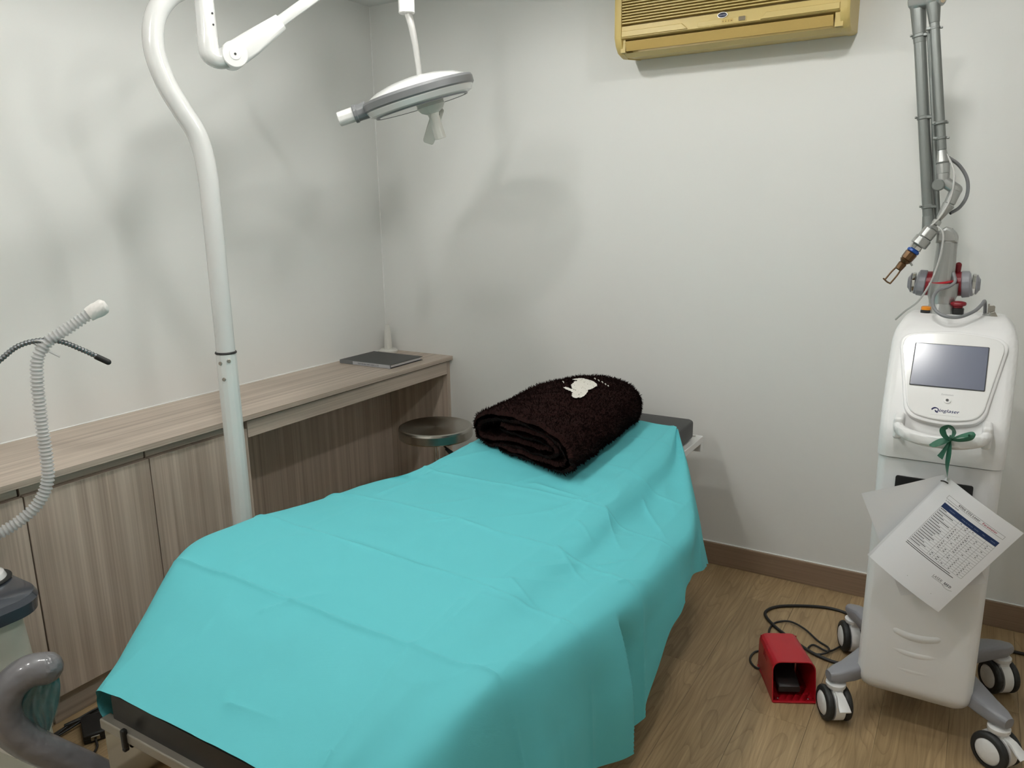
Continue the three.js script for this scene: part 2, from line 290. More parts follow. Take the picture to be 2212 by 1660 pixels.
/* ---------- treatment bed ---------- */
{
  const bed = thing('treatment_bed', 'white framed black vinyl treatment bed under a turquoise sheet', 'bed');
  const slab = (x0, x1, pts, r = 0.012) => { // section loft along z: pts [z, yTop, thick]
    const secs = pts.map(([z, y, t, k = 1]) => rrect((x1 - x0) / 2 * k, t / 2 * (0.3 + 0.7 * k), r, 4).map(([a, b]) => V((x0 + x1) / 2 + a, y - t / 2 + b, z))); return loft(secs, true, 0.7);
  };
  obj('headrest_cushion', slab(1.09, 1.715, [[0.205, 0.682, 0.07, 0.97], [0.215, 0.682, 0.075], [0.62, 0.665, 0.075], [0.63, 0.665, 0.075, 0.97]]), M.vinyl, bed);
  obj('backrest_cushion', slab(1.09, 1.69, [[0.64, 0.662, 0.075, 0.97], [0.65, 0.662, 0.075], [1.18, 0.615, 0.075], [1.19, 0.615, 0.075, 0.97]]), M.vinyl, bed);
  obj('seat_cushion', slab(1.09, 1.68, [[1.20, 0.612, 0.075, 0.97], [1.21, 0.612, 0.075], [1.70, 0.612, 0.075], [1.71, 0.612, 0.075, 0.97]]), M.vinyl, bed);
  obj('leg_cushion', slab(1.09, 1.66, [[1.72, 0.61, 0.075, 0.97], [1.73, 0.61, 0.075], [2.0, 0.572, 0.08], [2.235, 0.495, 0.08], [2.245, 0.492, 0.08, 0.97]]), M.vinyl, bed);
  for (const [a, b] of [[0.905, 1.03], [1.79, 1.90]]) obj('armrest', slab(a, b, [[1.26, 0.54, 0.05, 0.9], [1.28, 0.545, 0.055], [1.7, 0.55, 0.055], [1.72, 0.55, 0.05, 0.9]]), M.vinyl, bed);
  obj('head_plate', [box(1.075, 1.735, 0.574, 0.602, 0.14, 0.72, 0.003), box(1.075, 1.735, 0.54, 0.574, 0.14, 0.165, 0.003)], M.white, bed);
  obj('bolt', cyl([1.705, 0.601, 0.165], [1.705, 0.605, 0.165], 0.006), M.steel, bed);
  obj('back_plate', slab(1.11, 1.67, [[0.74, 0.574, 0.028], [1.18, 0.538, 0.028]], 0.004), M.white, bed);
  obj('seat_plate', slab(1.11, 1.67, [[1.2, 0.535, 0.028], [1.71, 0.535, 0.028]], 0.004), M.white, bed);
  obj('leg_plate', slab(1.08, 1.67, [[1.73, 0.533, 0.028], [2.0, 0.49, 0.028], [2.24, 0.412, 0.03]], 0.004), M.white, bed);
  // chrome board at the foot with its rail and latch
  obj('foot_rail', box(1.07, 1.68, 0.405, 0.43, 2.235, 2.262, 0.004), mat([0.36, 0.33, 0.28], 0.35, 0.4), bed);
  obj('foot_board', box(1.072, 1.678, 0.27, 0.405, 2.244, 2.256, 0.003), mat([0.36, 0.29, 0.22], 0.1, 1), bed);  // the floor's brown reflection is put into the chrome colour
  obj('latch', [box(1.157, 1.17, 0.395, 0.44, 2.258, 2.27, 0.004), box(1.158, 1.169, 0.388, 0.397, 2.258, 2.27, 0.003)], M.black, bed);
  obj('column', loft([[0.12, 0.17, 0.34], [0.14, 0.15, 0.30], [0.46, 0.13, 0.26], [0.51, 0.15, 0.30]].map(([y, a, b]) => rrect(a, b, 0.03).map(([u, w]) => V(1.38 + u, y, 1.3 + w)))), M.white, bed);
  obj('base', loft([[0.04, 0.27, 0.52], [0.05, 0.28, 0.53], [0.10, 0.27, 0.52], [0.125, 0.2, 0.4]].map(([y, a, b]) => rrect(a, b, 0.06).map(([u, w]) => V(1.38 + u, y, 1.3 + w)))), M.white, bed);
  for (const [sx, sz] of [[-1, -1], [-1, 1], [1, -1], [1, 1]]) {
    const x = 1.38 + sx * 0.415, z = 1.3 + sz * 0.2;
    obj('outrigger', bar([[1.38 + sx * 0.2, 0.075, z], [x, 0.05, z], [x + sx * 0.05, 0.036, z]], [0.11, 0.1, 0.07], [0.05, 0.05, 0.03], 0.014), M.whitePlastic, bed);
    const f = obj('levelling_foot', [lathe([[0, 0], [0.03, 0], [0.03, 0.012], [0.01, 0.016], [0.008, 0.04], [0, 0.04]], 24).translate(x + sx * 0.015, 0, z + 0.03)], M.black, bed);
    const knob = []; const star = new THREE.Shape(); for (let i = 0; i <= 60; i++) { const a = i / 60 * Math.PI * 2, r = 0.021 + 0.004 * Math.cos(a * 6); i ? star.lineTo(r * Math.cos(a), r * Math.sin(a)) : star.moveTo(r, 0); }
    const kg = extr(star, 0.034, 0.006); kg.rotateX(-Math.PI / 2); kg.translate(x + sx * 0.06, 0.06, z - 0.02); knob.push(kg, cyl([x + sx * 0.06, 0.09, z - 0.02], [x + sx * 0.06, 0.1, z - 0.02], 0.016), cyl([x + sx * 0.06, 0.0, z - 0.02], [x + sx * 0.06, 0.06, z - 0.02], 0.009));
    obj('knob', knob, M.whitePlastic, f);
  }
}

/* ---------- turquoise sheet draped over the bed ---------- */
const SHEET = [
  [[1.02, 0.4, 0.38], [1.035, 0.55, 0.38], [1.06, 0.665, 0.37], [1.12, 0.69, 0.36], [1.39, 0.69, 0.345], [1.67, 0.69, 0.36], [1.7, 0.683, 0.375], [1.725, 0.668, 0.4], [1.8, 0.46, 0.46], [1.88, 0.235, 0.5]],
  [[1.0, 0.36, 0.6], [1.03, 0.5, 0.6], [1.06, 0.65, 0.62], [1.12, 0.675, 0.61], [1.39, 0.675, 0.6], [1.695, 0.672, 0.58], [1.775, 0.617, 0.585], [1.83, 0.6, 0.6], [1.89, 0.46, 0.66], [1.935, 0.34, 0.74]],
  [[0.98, 0.33, 0.9], [1.02, 0.48, 0.9], [1.05, 0.632, 0.9], [1.13, 0.652, 0.89], [1.39, 0.652, 0.88], [1.7, 0.645, 0.87], [1.8, 0.578, 0.88], [1.935, 0.545, 0.89], [1.962, 0.46, 0.93], [1.972, 0.405, 0.99]],
  [[1.0, 0.33, 1.13], [1.03, 0.48, 1.135], [1.05, 0.633, 1.145], [1.12, 0.639, 1.12], [1.39, 0.64, 1.1], [1.705, 0.632, 1.08], [1.8, 0.578, 1.08], [1.945, 0.55, 1.08], [1.97, 0.455, 1.1], [1.98, 0.385, 1.12]],
  [[0.84, 0.3, 1.25], [0.86, 0.45, 1.23], [0.9, 0.586, 1.22], [1.1, 0.628, 1.2], [1.39, 0.628, 1.2], [1.71, 0.62, 1.18], [1.8, 0.58, 1.185], [1.945, 0.552, 1.18], [1.975, 0.45, 1.2], [1.985, 0.345, 1.225]],
  [[0.83, 0.3, 1.49], [0.85, 0.45, 1.49], [0.885, 0.608, 1.49], [1.09, 0.633, 1.47], [1.39, 0.628, 1.45], [1.71, 0.615, 1.44], [1.81, 0.586, 1.45], [1.95, 0.556, 1.46], [1.98, 0.4, 1.43], [1.99, 0.195, 1.385]],
  [[0.82, 0.32, 1.73], [0.84, 0.47, 1.73], [0.872, 0.63, 1.73], [1.08, 0.638, 1.7], [1.39, 0.63, 1.69], [1.7, 0.617, 1.68], [1.8, 0.597, 1.7], [1.925, 0.576, 1.74], [1.965, 0.4, 1.67], [1.975, 0.22, 1.61]],
  [[0.84, 0.34, 1.9], [0.855, 0.48, 1.89], [0.883, 0.624, 1.89], [1.09, 0.622, 1.92], [1.39, 0.612, 1.93], [1.685, 0.602, 1.925], [1.79, 0.598, 1.94], [1.89, 0.592, 1.96], [1.94, 0.42, 1.9], [1.96, 0.29, 1.86]],
  [[0.94, 0.36, 2.08], [0.95, 0.45, 2.08], [0.972, 0.54, 2.086], [1.09, 0.573, 2.09], [1.39, 0.57, 2.09], [1.68, 0.557, 2.11], [1.765, 0.535, 2.13], [1.84, 0.5, 2.15], [1.9, 0.36, 2.15], [1.93, 0.25, 2.15]],
  [[1.06, 0.4, 2.24], [1.035, 0.42, 2.24], [1.032, 0.455, 2.24], [1.11, 0.505, 2.262], [1.39, 0.508, 2.255], [1.66, 0.507, 2.262], [1.715, 0.478, 2.27], [1.76, 0.44, 2.28], [1.8, 0.33, 2.28], [1.82, 0.25, 2.28]],
];
function cr(p0, p1, p2, p3, t) { const t2 = t * t, t3 = t2 * t; return 0.5 * (2 * p1 + (p2 - p0) * t + (2 * p0 - 5 * p1 + 4 * p2 - p3) * t2 + (3 * p1 - p0 - 3 * p2 + p3) * t3); }
function crAt(arr, s) { const n = arr.length - 1, i = Math.min(Math.floor(s), n - 1), t = s - i; const g = k => arr[clamp(k, 0, n)]; return [0, 1, 2].map(c => cr(g(i - 1)[c], g(i)[c], g(i + 1)[c], g(i + 2)[c], t)); }
function sheetPoint(u, v) { return crAt(SHEET.map(r => crAt(r, u)), v); }
const pleatX = z => z < 1.375 ? 0 : z < 1.495 ? -(z - 1.375) / 0.12 * 0.085 : z < 1.51 ? lerp(-0.085, 0.02, (z - 1.495) / 0.015) : 0.02 * clamp(1 - (z - 1.51) / 0.12);
const CREASE_Z = [[0.53, 0.002], [0.81, 0.003], [1.09, 0.004], [1.37, 0.0075], [1.65, 0.0065], [1.925, 0.0095]];
const WRINKLES = [[1.697, 1.198, 1.768, 1.248], [1.733, 1.079, 1.836, 1.207], [1.774, 0.880, 1.915, 1.059], [1.832, 1.350, 1.890, 1.254], [1.712, 1.354, 1.856, 1.455], [1.671, 1.905, 1.685, 2.105], [1.900, 1.965, 1.905, 2.085], [1.900, 1.965, 1.960, 1.740], [1.687, 2.181, 1.709, 2.259], [1.601, 1.202, 1.698, 0.993], [1.344, 1.421, 1.430, 1.336], [1.663, 1.721, 1.678, 1.901], [1.906, 1.398, 1.953, 1.298], [1.281, 1.985, 1.365, 1.865], [1.704, 1.581, 1.851, 1.662], [1.401, 2.183, 1.544, 2.170], [1.067, 1.315, 1.116, 1.037], [1.467, 1.048, 1.639, 1.067]];
const CREASE_X = [[1.09, 0.003], [1.385, 0.0015], [1.688, 0.0065], [1.885, 0.004]];
{
  const NU = 360, NV = 600, pos = [], uv = [], idx = [];
  for (let j = 0; j <= NV; j++) for (let i = 0; i <= NU; i++) {
    const u = i / NU * 9, v = j / NV * 9; let [x, y, z] = sheetPoint(u, v);
    const top = sstep(1.8, 2.3, u) * (1 - sstep(6.6, 7.3, u)), hang = sstep(7.0, 8.4, u);
    let d = 0;
    const wob = 0.012 * fbm(x * 3, z * 3, 1.5, 2);
    for (const [cz, a] of CREASE_Z) { const q = Math.abs(z - cz - wob); d += a * Math.exp(-q / 0.007) * (0.9 + 0.7 * fbm(x * 4, cz * 9, 2, 2)); }
    for (const [cx, a] of CREASE_X) { const q = Math.abs(x - cx - wob * 0.6); d += a * Math.exp(-q / 0.012) * (0.4 + 1.5 * Math.abs(fbm(z * 3, cx * 9, 4, 2))); }
    d += 0.011 * fbm(x * 3.2, z * 2.6, 0.4, 3) + 0.0045 * fbm(x * 9, z * 8, 5.4, 2) + 0.003 * Math.pow(1 - Math.min(1, Math.abs(nz(x * 2.7 + 2, z * 2.1, 9.1)) * 3.2), 3);
    // short sharp wrinkles
    for (const [ax, az, bx, bz] of WRINKLES) { const ex = bx - ax, ez = bz - az, L2 = ex * ex + ez * ez, t = clamp(((x - ax) * ex + (z - az) * ez) / L2), q = Math.hypot(x - ax - t * ex, z - az - t * ez); if (q < 0.08) d += 0.0075 * Math.exp(-q / 0.009) * (1 - 0.7 * t) * sstep(0, 0.12, t + 0.05); }
    const rid = (1 - Math.abs(nz(x * 6 + 3, z * 4.5, 8.8)) * 3.0); d += 0.006 * Math.max(0, rid) * Math.exp(-Math.pow((x - 1.76) / 0.09, 2)) * sstep(0.5, 0.8, z) * (1 - sstep(1.6, 2.0, z));
    // folds that run down the hanging side
    const fold = hang * (0.010 * Math.sin(z * 17 + 1.3 + 2 * fbm(z * 2, 3, 1, 2)) + 0.003 * Math.sin(z * 41));
    const pleat = sstep(7.02, 8.3, u) * pleatX(z);
    y += d * (0.25 + 0.75 * top); x += fold + pleat + d * hang * 0.8;
    pos.push(x, y, z); uv.push(i / NU * 1.8, j / NV * 2.1);
  }
  for (let j = 0; j < NV; j++) for (let i = 0; i < NU; i++) { const a = j * (NU + 1) + i, b = a + 1, c = a + NU + 1, e = c + 1; idx.push(a, c, b, b, c, e); }
  const g = new THREE.BufferGeometry(); g.setAttribute('position', new THREE.Float32BufferAttribute(pos, 3)); g.setAttribute('uv', new THREE.Float32BufferAttribute(uv, 2)); g.setIndex(idx); g.computeVertexNormals();
  single('bed_sheet', g, M.cloth, 'creased turquoise disposable sheet draped over the treatment bed', 'sheet');
}

/* ---------- rolled dark brown fleece blanket ---------- */
{
  const bl = thing('fleece_blanket', 'folded dark brown fleece blanket with a white appliqué on the bed', 'blanket');
  const PR = curve([[0.14, 0.018, 0], [0.27, 0.018, 0], [0.40, 0.019, 0], [0.462, 0.036, 0], [0.478, 0.078, 0], [0.445, 0.125, 0], [0.35, 0.152, 0], [0.22, 0.158, 0], [0.095, 0.132, 0], [0.022, 0.090, 0], [0.016, 0.046, 0], [0.072, 0.024, 0], [0.2, 0.056, 0], [0.33, 0.060, 0], [0.415, 0.082, 0], [0.37, 0.112, 0], [0.25, 0.110, 0], [0.15, 0.104, 0]]);
  const NS = 300, NVb = 200, H = 0.0185, prof = [];
  for (let i = 0; i <= NS; i++) { const s = i / NS, p = PR.getPoint(s), t = PR.getTangent(s); prof.push([p.x, p.y, -t.y, t.x, s]); }
  const side0 = prof[120][3] > 0 ? 1 : -1;
  // footprint corners (x, z): near-left, near-right, far-right, far-left
  const NL = [1.085, 0.80], NR = [1.57, 0.985], FR = [1.565, 0.30], FL = [1.17, 0.27];
  function place(a, h, w) { // a across 0..0.485, h height, w along 0..1
    const q = a / 0.485, endr = sstep(0.8, 1, w), mid = 0.5;
    const qq = lerp(q, mid + (q - mid) * 0.8, endr);
    const x = lerp(lerp(NL[0], NR[0], qq), lerp(FL[0], FR[0], qq), w), z = lerp(lerp(NL[1], NR[1], qq), lerp(FL[1], FR[1], qq), w);
    const rise = 0.86 + 0.08 * sstep(0.02, 0.6, w) - 0.2 * Math.pow(w, 6) - 0.1 * (q - 0.5) * (1 - w), base = 0.664 + 0.03 * w + 0.006 * fbm(x * 5, z * 5, 3, 2);
    const dome = 0.012 * Math.sin(Math.PI * clamp(q)) * Math.sin(Math.PI * w);
    return [x, base + h * rise + (h > 0.1 ? dome : 0), z + 0.02 * fbm(q * 6, h * 30, 2.2, 2) * (1 - w)];
  }
  const fold = (s, w) => 0.013 * fbm(s * 14 + w * 3, w * 5, 4.1, 3) + 0.010 * Math.abs(nz(s * 22 + w * 8, w * 3.5, 1.2));
  function pt(i, side, w, k = 1) { const [a, h, nx, ny, s] = prof[i]; const o = side * H * k + side * (fold(s, w) + 0.006 * fbm(s * 170, w * 60, side, 2)); return place(a + nx * o, Math.max(h + ny * o, 0.001), w); }
  const pos = [], uvs = [], idx = [], rows = NVb + 3, cols = 2 * (NS + 1);
  for (let r = 0; r < rows; r++) {
    const w = clamp((r - 1) / NVb), k = r === 0 || r === rows - 1 ? 0.25 : 1;
    for (let c = 0; c < cols; c++) { const side = c <= NS ? 1 : -1, i = side > 0 ? c : 2 * NS + 1 - c; let p = pt(i, side, w, k); if (r === 0) p = [p[0], p[1], p[2] + 0.008]; pos.push(...p); uvs.push(c / NS, w * 0.9); }
  }
  for (let r = 0; r < rows - 1; r++) for (let c = 0; c < cols; c++) { const a = r * cols + c, b = r * cols + (c + 1) % cols, d = a + cols, e = b + cols; idx.push(a, b, d, b, e, d); }
  const g = new THREE.BufferGeometry(); g.setAttribute('position', new THREE.Float32BufferAttribute(pos, 3)); g.setAttribute('uv', new THREE.Float32BufferAttribute(uvs, 2)); g.setIndex(idx); g.computeVertexNormals();
  obj('body', g, M.fleece, bl);
  // fleece pile: short tufts all over the outside
  {
    const tuft = new THREE.ConeGeometry(0.0016, 0.010, 4, 1, true); tuft.translate(0, 0.004, 0);
    const P = g.attributes.position, Nn = g.attributes.normal, count = 42000, im = new THREE.InstancedMesh(tuft, M.fleece, count), m4 = new THREE.Matrix4(), qq = new THREE.Quaternion();
    for (let i = 0; i < count; i++) {
      const k = Math.floor(rnd() * P.count), p = V(P.getX(k), P.getY(k), P.getZ(k)), n = V(Nn.getX(k), Nn.getY(k), Nn.getZ(k));
      const d = n.clone().add(V(rnd() - 0.5, rnd() - 0.5, rnd() - 0.5).multiplyScalar(1.3)).normalize();
      p.add(V(rnd() - 0.5, rnd() - 0.5, rnd() - 0.5).multiplyScalar(0.006)); qq.setFromUnitVectors(V(0, 1, 0), d); const sc = 0.6 + 0.8 * rnd(); m4.compose(p, qq, V(sc, sc, sc)); im.setMatrixAt(i, m4);
    }
    im.name = 'fleece_pile'; im.userData.kind = 'stuff'; im.castShadow = im.receiveShadow = true; bl.add(im);
  }
  // appliqué on the top of the roll: cells of the outer face that fall inside an outline
  const blob = (a, b) => { // local a along the roll's top (right), b across
    const e = (cx, cy, rx, ry) => Math.hypot((a - cx) / rx, (b - cy) / ry) < 1 + 0.12 * fbm(a * 60, b * 60, 1, 2);
    return e(0.62, 0.5, 0.34, 0.24) || e(0.86, 0.36, 0.14, 0.30) || e(0.22, 0.66, 0.22, 0.13) || (e(0.22, 0.5, 0.05, 0.25) && b > 0.2);
  };
  const sOf = t => lerp(0.325, 0.415, t), wOf = t => lerp(0.36, 0.68, t);
  function outer(s, w, lift) { const f = s * NS, i = Math.floor(f), t = f - i, A = pt(i, side0, w), B = pt(i + 1, side0, w); return [lerp(A[0], B[0], t), lerp(A[1], B[1], t) + lift, lerp(A[2], B[2], t)]; }
  const PA = 70, pp = [], pi = [];
  const cell = (a, b, A, B, lift) => { const q = pp.length / 3; for (const [x, y] of [[a, b], [A, b], [A, B], [a, B]]) pp.push(...outer(sOf(y), wOf(x), lift)); pi.push(q, q + 1, q + 2, q, q + 2, q + 3); };
  for (let i = 0; i < PA; i++) for (let j = 0; j < PA; j++) { const a = i / PA, b = j / PA; if (blob(a, 1 - b)) cell(a, b, a + 1 / PA, b + 1 / PA, 0.009); }
  const pg = new THREE.BufferGeometry(); pg.setAttribute('position', new THREE.Float32BufferAttribute(pp, 3)); pg.setIndex(pi); pg.computeVertexNormals();
  obj('applique', pg, mat([0.72, 0.70, 0.64], 0.9), bl, 'white appliqué patch');
  const thread = mat([0.7, 0.68, 0.62], 0.9);
  for (const [a, b] of [[1.08, 0.15], [1.10, 0.25], [1.12, 0.35], [1.13, 0.45], [1.14, 0.55], [0.45, 0.9]]) { const p = outer(sOf(b), wOf(a), 0.009), q = outer(sOf(b + 0.05), wOf(a + 0.03), 0.009); obj('stitch', tube([p, [(p[0] + q[0]) / 2, (p[1] + q[1]) / 2 + 0.002, (p[2] + q[2]) / 2], q], 0.0018, 6, 6), thread, bl); }
}

/* ---------- steel stool ---------- */
{
  const s = thing('steel_stool', 'round brushed steel stool beside the knee space', 'stool', [0.60, 0, 0.40]);
  obj('seat', lathe([[0, 0.552], [0.12, 0.55], [0.155, 0.556], [0.163, 0.553], [0.166, 0.545], [0.166, 0.512], [0.162, 0.507], [0.15, 0.509], [0, 0.514]], 64, 0.35), M.steel, s);
  obj('post', [cyl([0, 0.30, 0], [0, 0.512, 0], 0.014), cyl([0, 0.08, 0], [0, 0.32, 0], 0.025)], M.chrome, s);
  obj('lever', [bar([[0.03, 0.50, 0.02], [0.09, 0.49, 0.06], [0.125, 0.475, 0.07]], 0.008, 0.006, 0.002), bar([[0.105, 0.482, 0.066], [0.15, 0.462, 0.075], [0.2, 0.43, 0.086]], [0.016, 0.024, 0.026], [0.010, 0.013, 0.010], 0.004)], M.black, s);
  for (let i = 0; i < 5; i++) {
    const a = i / 5 * Math.PI * 2 + 0.3, c = Math.cos(a), q = Math.sin(a);
    const leg = obj('leg', bar([[0.02 * c, 0.1, 0.02 * q], [0.12 * c, 0.085, 0.12 * q], [0.22 * c, 0.07, 0.22 * q]], [0.035, 0.03, 0.024], [0.03, 0.025, 0.016], 0.006), M.chrome, s);
    obj('caster', [cyl([0.22 * c - 0.012 * q, 0.025, 0.22 * q + 0.012 * c], [0.22 * c + 0.012 * q, 0.025, 0.22 * q - 0.012 * c], 0.025), cyl([0.22 * c, 0.03, 0.22 * q], [0.22 * c, 0.066, 0.22 * q], 0.008)], M.black, leg);
  }
}

/* ---------- mobile examination lamp ---------- */
{
  const L = thing('examination_lamp', 'tall white mobile examination lamp with a bent pole behind the bed', 'lamp');
  const lampPaint = mat([0.68, 0.685, 0.67], 0.2, 0, { clearcoat: 0.4, clearcoatRoughness: 0.1 }), lampWhite = mat([0.70, 0.70, 0.68], 0.3);
  const BX = 0.628, BZ = 1.494;
  obj('pole', tube([[0.628, 1.075, 1.494], [0.628, 1.3, 1.494], [0.628, 1.5, 1.494], [0.627, 1.62, 1.496], [0.619, 1.72, 1.511], [0.602, 1.79, 1.543], [0.586, 1.86, 1.573], [0.5765, 1.95, 1.591], [0.582, 2.03, 1.58], [0.6, 2.085, 1.547], [0.622, 2.115, 1.505], [0.64, 2.128, 1.47]], 0.0285, 110, 24), lampPaint, L);
  obj('lower_tube', cyl([BX, 0.1, BZ], [BX, 1.073, BZ], 0.031, 0.0305, 36), mat([0.76, 0.765, 0.74], 0.4), L);
  obj('collar', lathe([[0.031, -0.003], [0.033, 0], [0.031, 0.004], [0.027, 0.004]], 36).translate(BX, 1.074, BZ), M.black, L);
  const toCam = V(0.78, 0, 0.62);
  for (const [a, y] of [[0.0, 1.052], [0.85, 1.045], [0.62, 0.995]]) { const d = toCam.clone().applyAxisAngle(V(0, 1, 0), -a + 0.2); obj('screw', cyl([BX + d.x * 0.029, y, BZ + d.z * 0.029], [BX + d.x * 0.0335, y, BZ + d.z * 0.0335], 0.006), M.steel, L); }
  // elbow block and spring arm
  obj('drop_tube', [lathe([[0.0, 0.155], [0.022, 0.153], [0.026, 0.14], [0.028, 0.0], [0.0, 0.0]], 32).translate(0.645, 1.985, 1.463)], lampPaint, L);
  const D = V(0.4645, 0, -0.8855), S = V(-D.z, 0, D.x); // along the arm, and sideways (towards the viewer)
  const P = (d, y, s = 0) => V(0.645 + D.x * d + S.x * s, y, 1.463 + D.z * d + S.z * s);
  obj('elbow', tube([P(0, 1.988), P(0, 1.965), P(0.004, 1.945), P(0.022, 1.935), P(0.06, 1.94)].map(p => [p.x, p.y, p.z]), 0.0288, 20, 24), lampPaint, L);
  obj('elbow_cap', new THREE.SphereGeometry(0.0288, 24, 16).translate(...P(0.003, 1.947).toArray()), lampPaint, L);
  for (const y of [2.05, 2.02]) obj('rivet', cyl(P(0.014, y, 0.022).toArray(), P(0.0155, y, 0.0255).toArray(), 0.0028), M.black, L);
  const knC = P(0.066, 1.945);
  const kn = obj('knuckle', cyl(knC.clone().addScaledVector(S, -0.03).toArray(), knC.clone().addScaledVector(S, 0.032).toArray(), 0.037, 0.037, 44), lampPaint, L);
  obj('knuckle_ring', cyl(knC.clone().addScaledVector(S, 0.032).toArray(), knC.clone().addScaledVector(S, 0.0335).toArray(), 0.016, 0.016, 30), lampWhite, kn);
  obj('knuckle_screw', cyl(knC.clone().addScaledVector(S, 0.033).toArray(), knC.clone().addScaledVector(S, 0.0345).toArray(), 0.0035, 0.0035, 14), M.black, kn);
  const secs = [[0.07, 1.948, 0.036, 0.021], [0.12, 1.982, 0.034, 0.022], [0.21, 2.049, 0.0235, 0.022]].map(([d, y, hh, hw]) => { const c = P(d, y), up = V(0, 1, 0).multiplyScalar(0.8).addScaledVector(D, -0.6); return rrect(hw, hh, 0.012).map(([a, b]) => c.clone().addScaledVector(S, a).addScaledVector(up, b)); });
  obj('arm_shroud', loft(secs), lampPaint, L);
  obj('spring_arm', cyl(P(0.19, 2.036).toArray(), P(0.60, 2.338).toArray(), 0.0165, 0.0165), lampPaint, L);
  const jx = 0.935, jz = 0.909;
  obj('arm_head', [cyl(P(0.585, 2.335, -0.025).toArray(), P(0.585, 2.335, 0.025).toArray(), 0.03), tube([P(0.59, 2.34).toArray(), [jx - 0.012, 2.348, jz + 0.022], [jx, 2.33, jz], [jx, 2.28, jz]], 0.02, 20, 18)], lampPaint, L);
  obj('drop_spindle', cyl([jx, 2.118, jz], [jx, 2.30, jz], 0.0262, 0.0262, 32), lampWhite, L);
  // lamp head
  const head = obj('lamp_head', lathe([[0.0, 0.048], [0.05, 0.046], [0.1, 0.039], [0.15, 0.026], [0.185, 0.009], [0.198, -0.002], [0.198, -0.03], [0.188, -0.046], [0.17, -0.052], [0.0, -0.052]], 72, 0.35), lampPaint, L);
  const nrm = V(-0.1763, 0.9605, 0.2153).normalize(), c0 = V(0.948, 1.884, 0.886); head.scale.setScalar(0.93);
  // x axis of the head points along the view's right
  const right = V(0.7849, 0.2691, -0.5581); right.addScaledVector(nrm, -right.dot(nrm)).normalize(); const back = right.clone().cross(nrm);
  head.matrixAutoUpdate = true; head.quaternion.setFromRotationMatrix(new THREE.Matrix4().makeBasis(right, nrm, back)); head.position.copy(c0);
  obj('rim_band', lathe([[0.19, 0.008], [0.2, 0.006], [0.204, -0.002], [0.204, -0.022], [0.2, -0.027], [0.19, -0.028]], 72, 0.4), M.lampGrey, head);
  obj('light_window', lathe([[0.0, -0.0555], [0.12, -0.0555], [0.158, -0.055], [0.163, -0.052], [0.158, -0.05], [0.0, -0.05]], 60, 0.4), mat([0.55, 0.55, 0.54], 0.15, 0, { clearcoat: 0.6 }), head);
  obj('window_ring', lathe([[0.163, -0.051], [0.166, -0.056], [0.17, -0.056], [0.172, -0.051]], 60, 0.4), M.grey, head);
  // pivot stub on the left rim
  obj('pivot_collar', [cyl([-0.19, -0.012, 0.0], [-0.235, -0.014, 0.0], 0.03, 0.029), cyl([-0.228, -0.014, 0], [-0.242, -0.014, 0], 0.032)], M.lampGrey, head);
  obj('pivot_knob', cyl([-0.24, -0.014, 0.0], [-0.30, -0.016, 0.0], 0.026, 0.025), lampWhite, head);
  // handle below the centre
  const handle = obj('handle', lathe([[0.0, -0.052], [0.048, -0.053], [0.051, -0.064], [0.04, -0.08], [0.021, -0.09], [0.0185, -0.1], [0.0205, -0.17], [0.021, -0.179], [0.0, -0.18]], 36, 0.5).translate(0.03, 0, 0.03), M.offWhite, head);
  handle.rotation.z = 0.0;
  const plate = extr(rrShape(0.021, 0.068, 0.01), 0.016, 0.004); plate.rotateX(0.15); plate.rotateZ(-0.62); plate.translate(0.02, -0.125, -0.07);
  const ctl = obj('control_pad', plate, M.offWhite, head);
  const dsp = extr(rrShape(0.007, 0.018, 0.002), 0.0025, 0.0006); dsp.translate(0.002, 0.03, 0.015); dsp.rotateX(0.15); dsp.rotateZ(-0.62); dsp.translate(0.02, -0.125, -0.07); obj('display', dsp, M.midGrey, ctl);
  // yoke from the spindle to the back of the head
  obj('yoke', bar([[jx + 0.004, 2.125, jz], [jx + 0.003, 2.092, jz - 0.016], [jx - 0.015, 2.037, jz - 0.058], [jx - 0.045, 1.975, jz - 0.11], [jx - 0.065, 1.925, jz - 0.14], [jx - 0.06, 1.885, jz - 0.145]], 0.018, 0.027, 0.006), lampWhite, L);
  // base
  const base = obj('base_hub', lathe([[0, 0.14], [0.05, 0.14], [0.06, 0.12], [0.06, 0.07], [0, 0.07]], 36).translate(BX, 0, BZ), lampWhite, L);
  for (let i = 0; i < 5; i++) {
    const a = i / 5 * Math.PI * 2 + 0.33, c = Math.cos(a), s = Math.sin(a), R = 0.19, Xb = i === 2 || i === 3 ? 0.9 : 1;
    const leg = obj('foot', bar([[BX + 0.04 * c, 0.1, BZ + 0.04 * s], [BX + R * 0.6 * c * Xb, 0.09, BZ + R * 0.6 * s], [BX + R * c * Xb, 0.075, BZ + R * s]], [0.05, 0.042, 0.034], [0.04, 0.032, 0.024], 0.008), lampWhite, base);
    leg.userData.label = undefined; delete leg.userData.label;
  }
  for (let i = 0; i < 5; i++) { const a = i / 5 * Math.PI * 2 + 0.33, c = Math.cos(a), s = Math.sin(a), R = 0.19, Xb = i === 2 || i === 3 ? 0.9 : 1; obj('caster', [cyl([BX + R * c * Xb - 0.012 * s, 0.028, BZ + R * s + 0.012 * c], [BX + R * c * Xb + 0.012 * s, 0.028, BZ + R * s - 0.012 * c], 0.028), cyl([BX + R * c * Xb, 0.03, BZ + R * s], [BX + R * c * Xb, 0.075, BZ + R * s], 0.008)], M.rubber, L); }
}

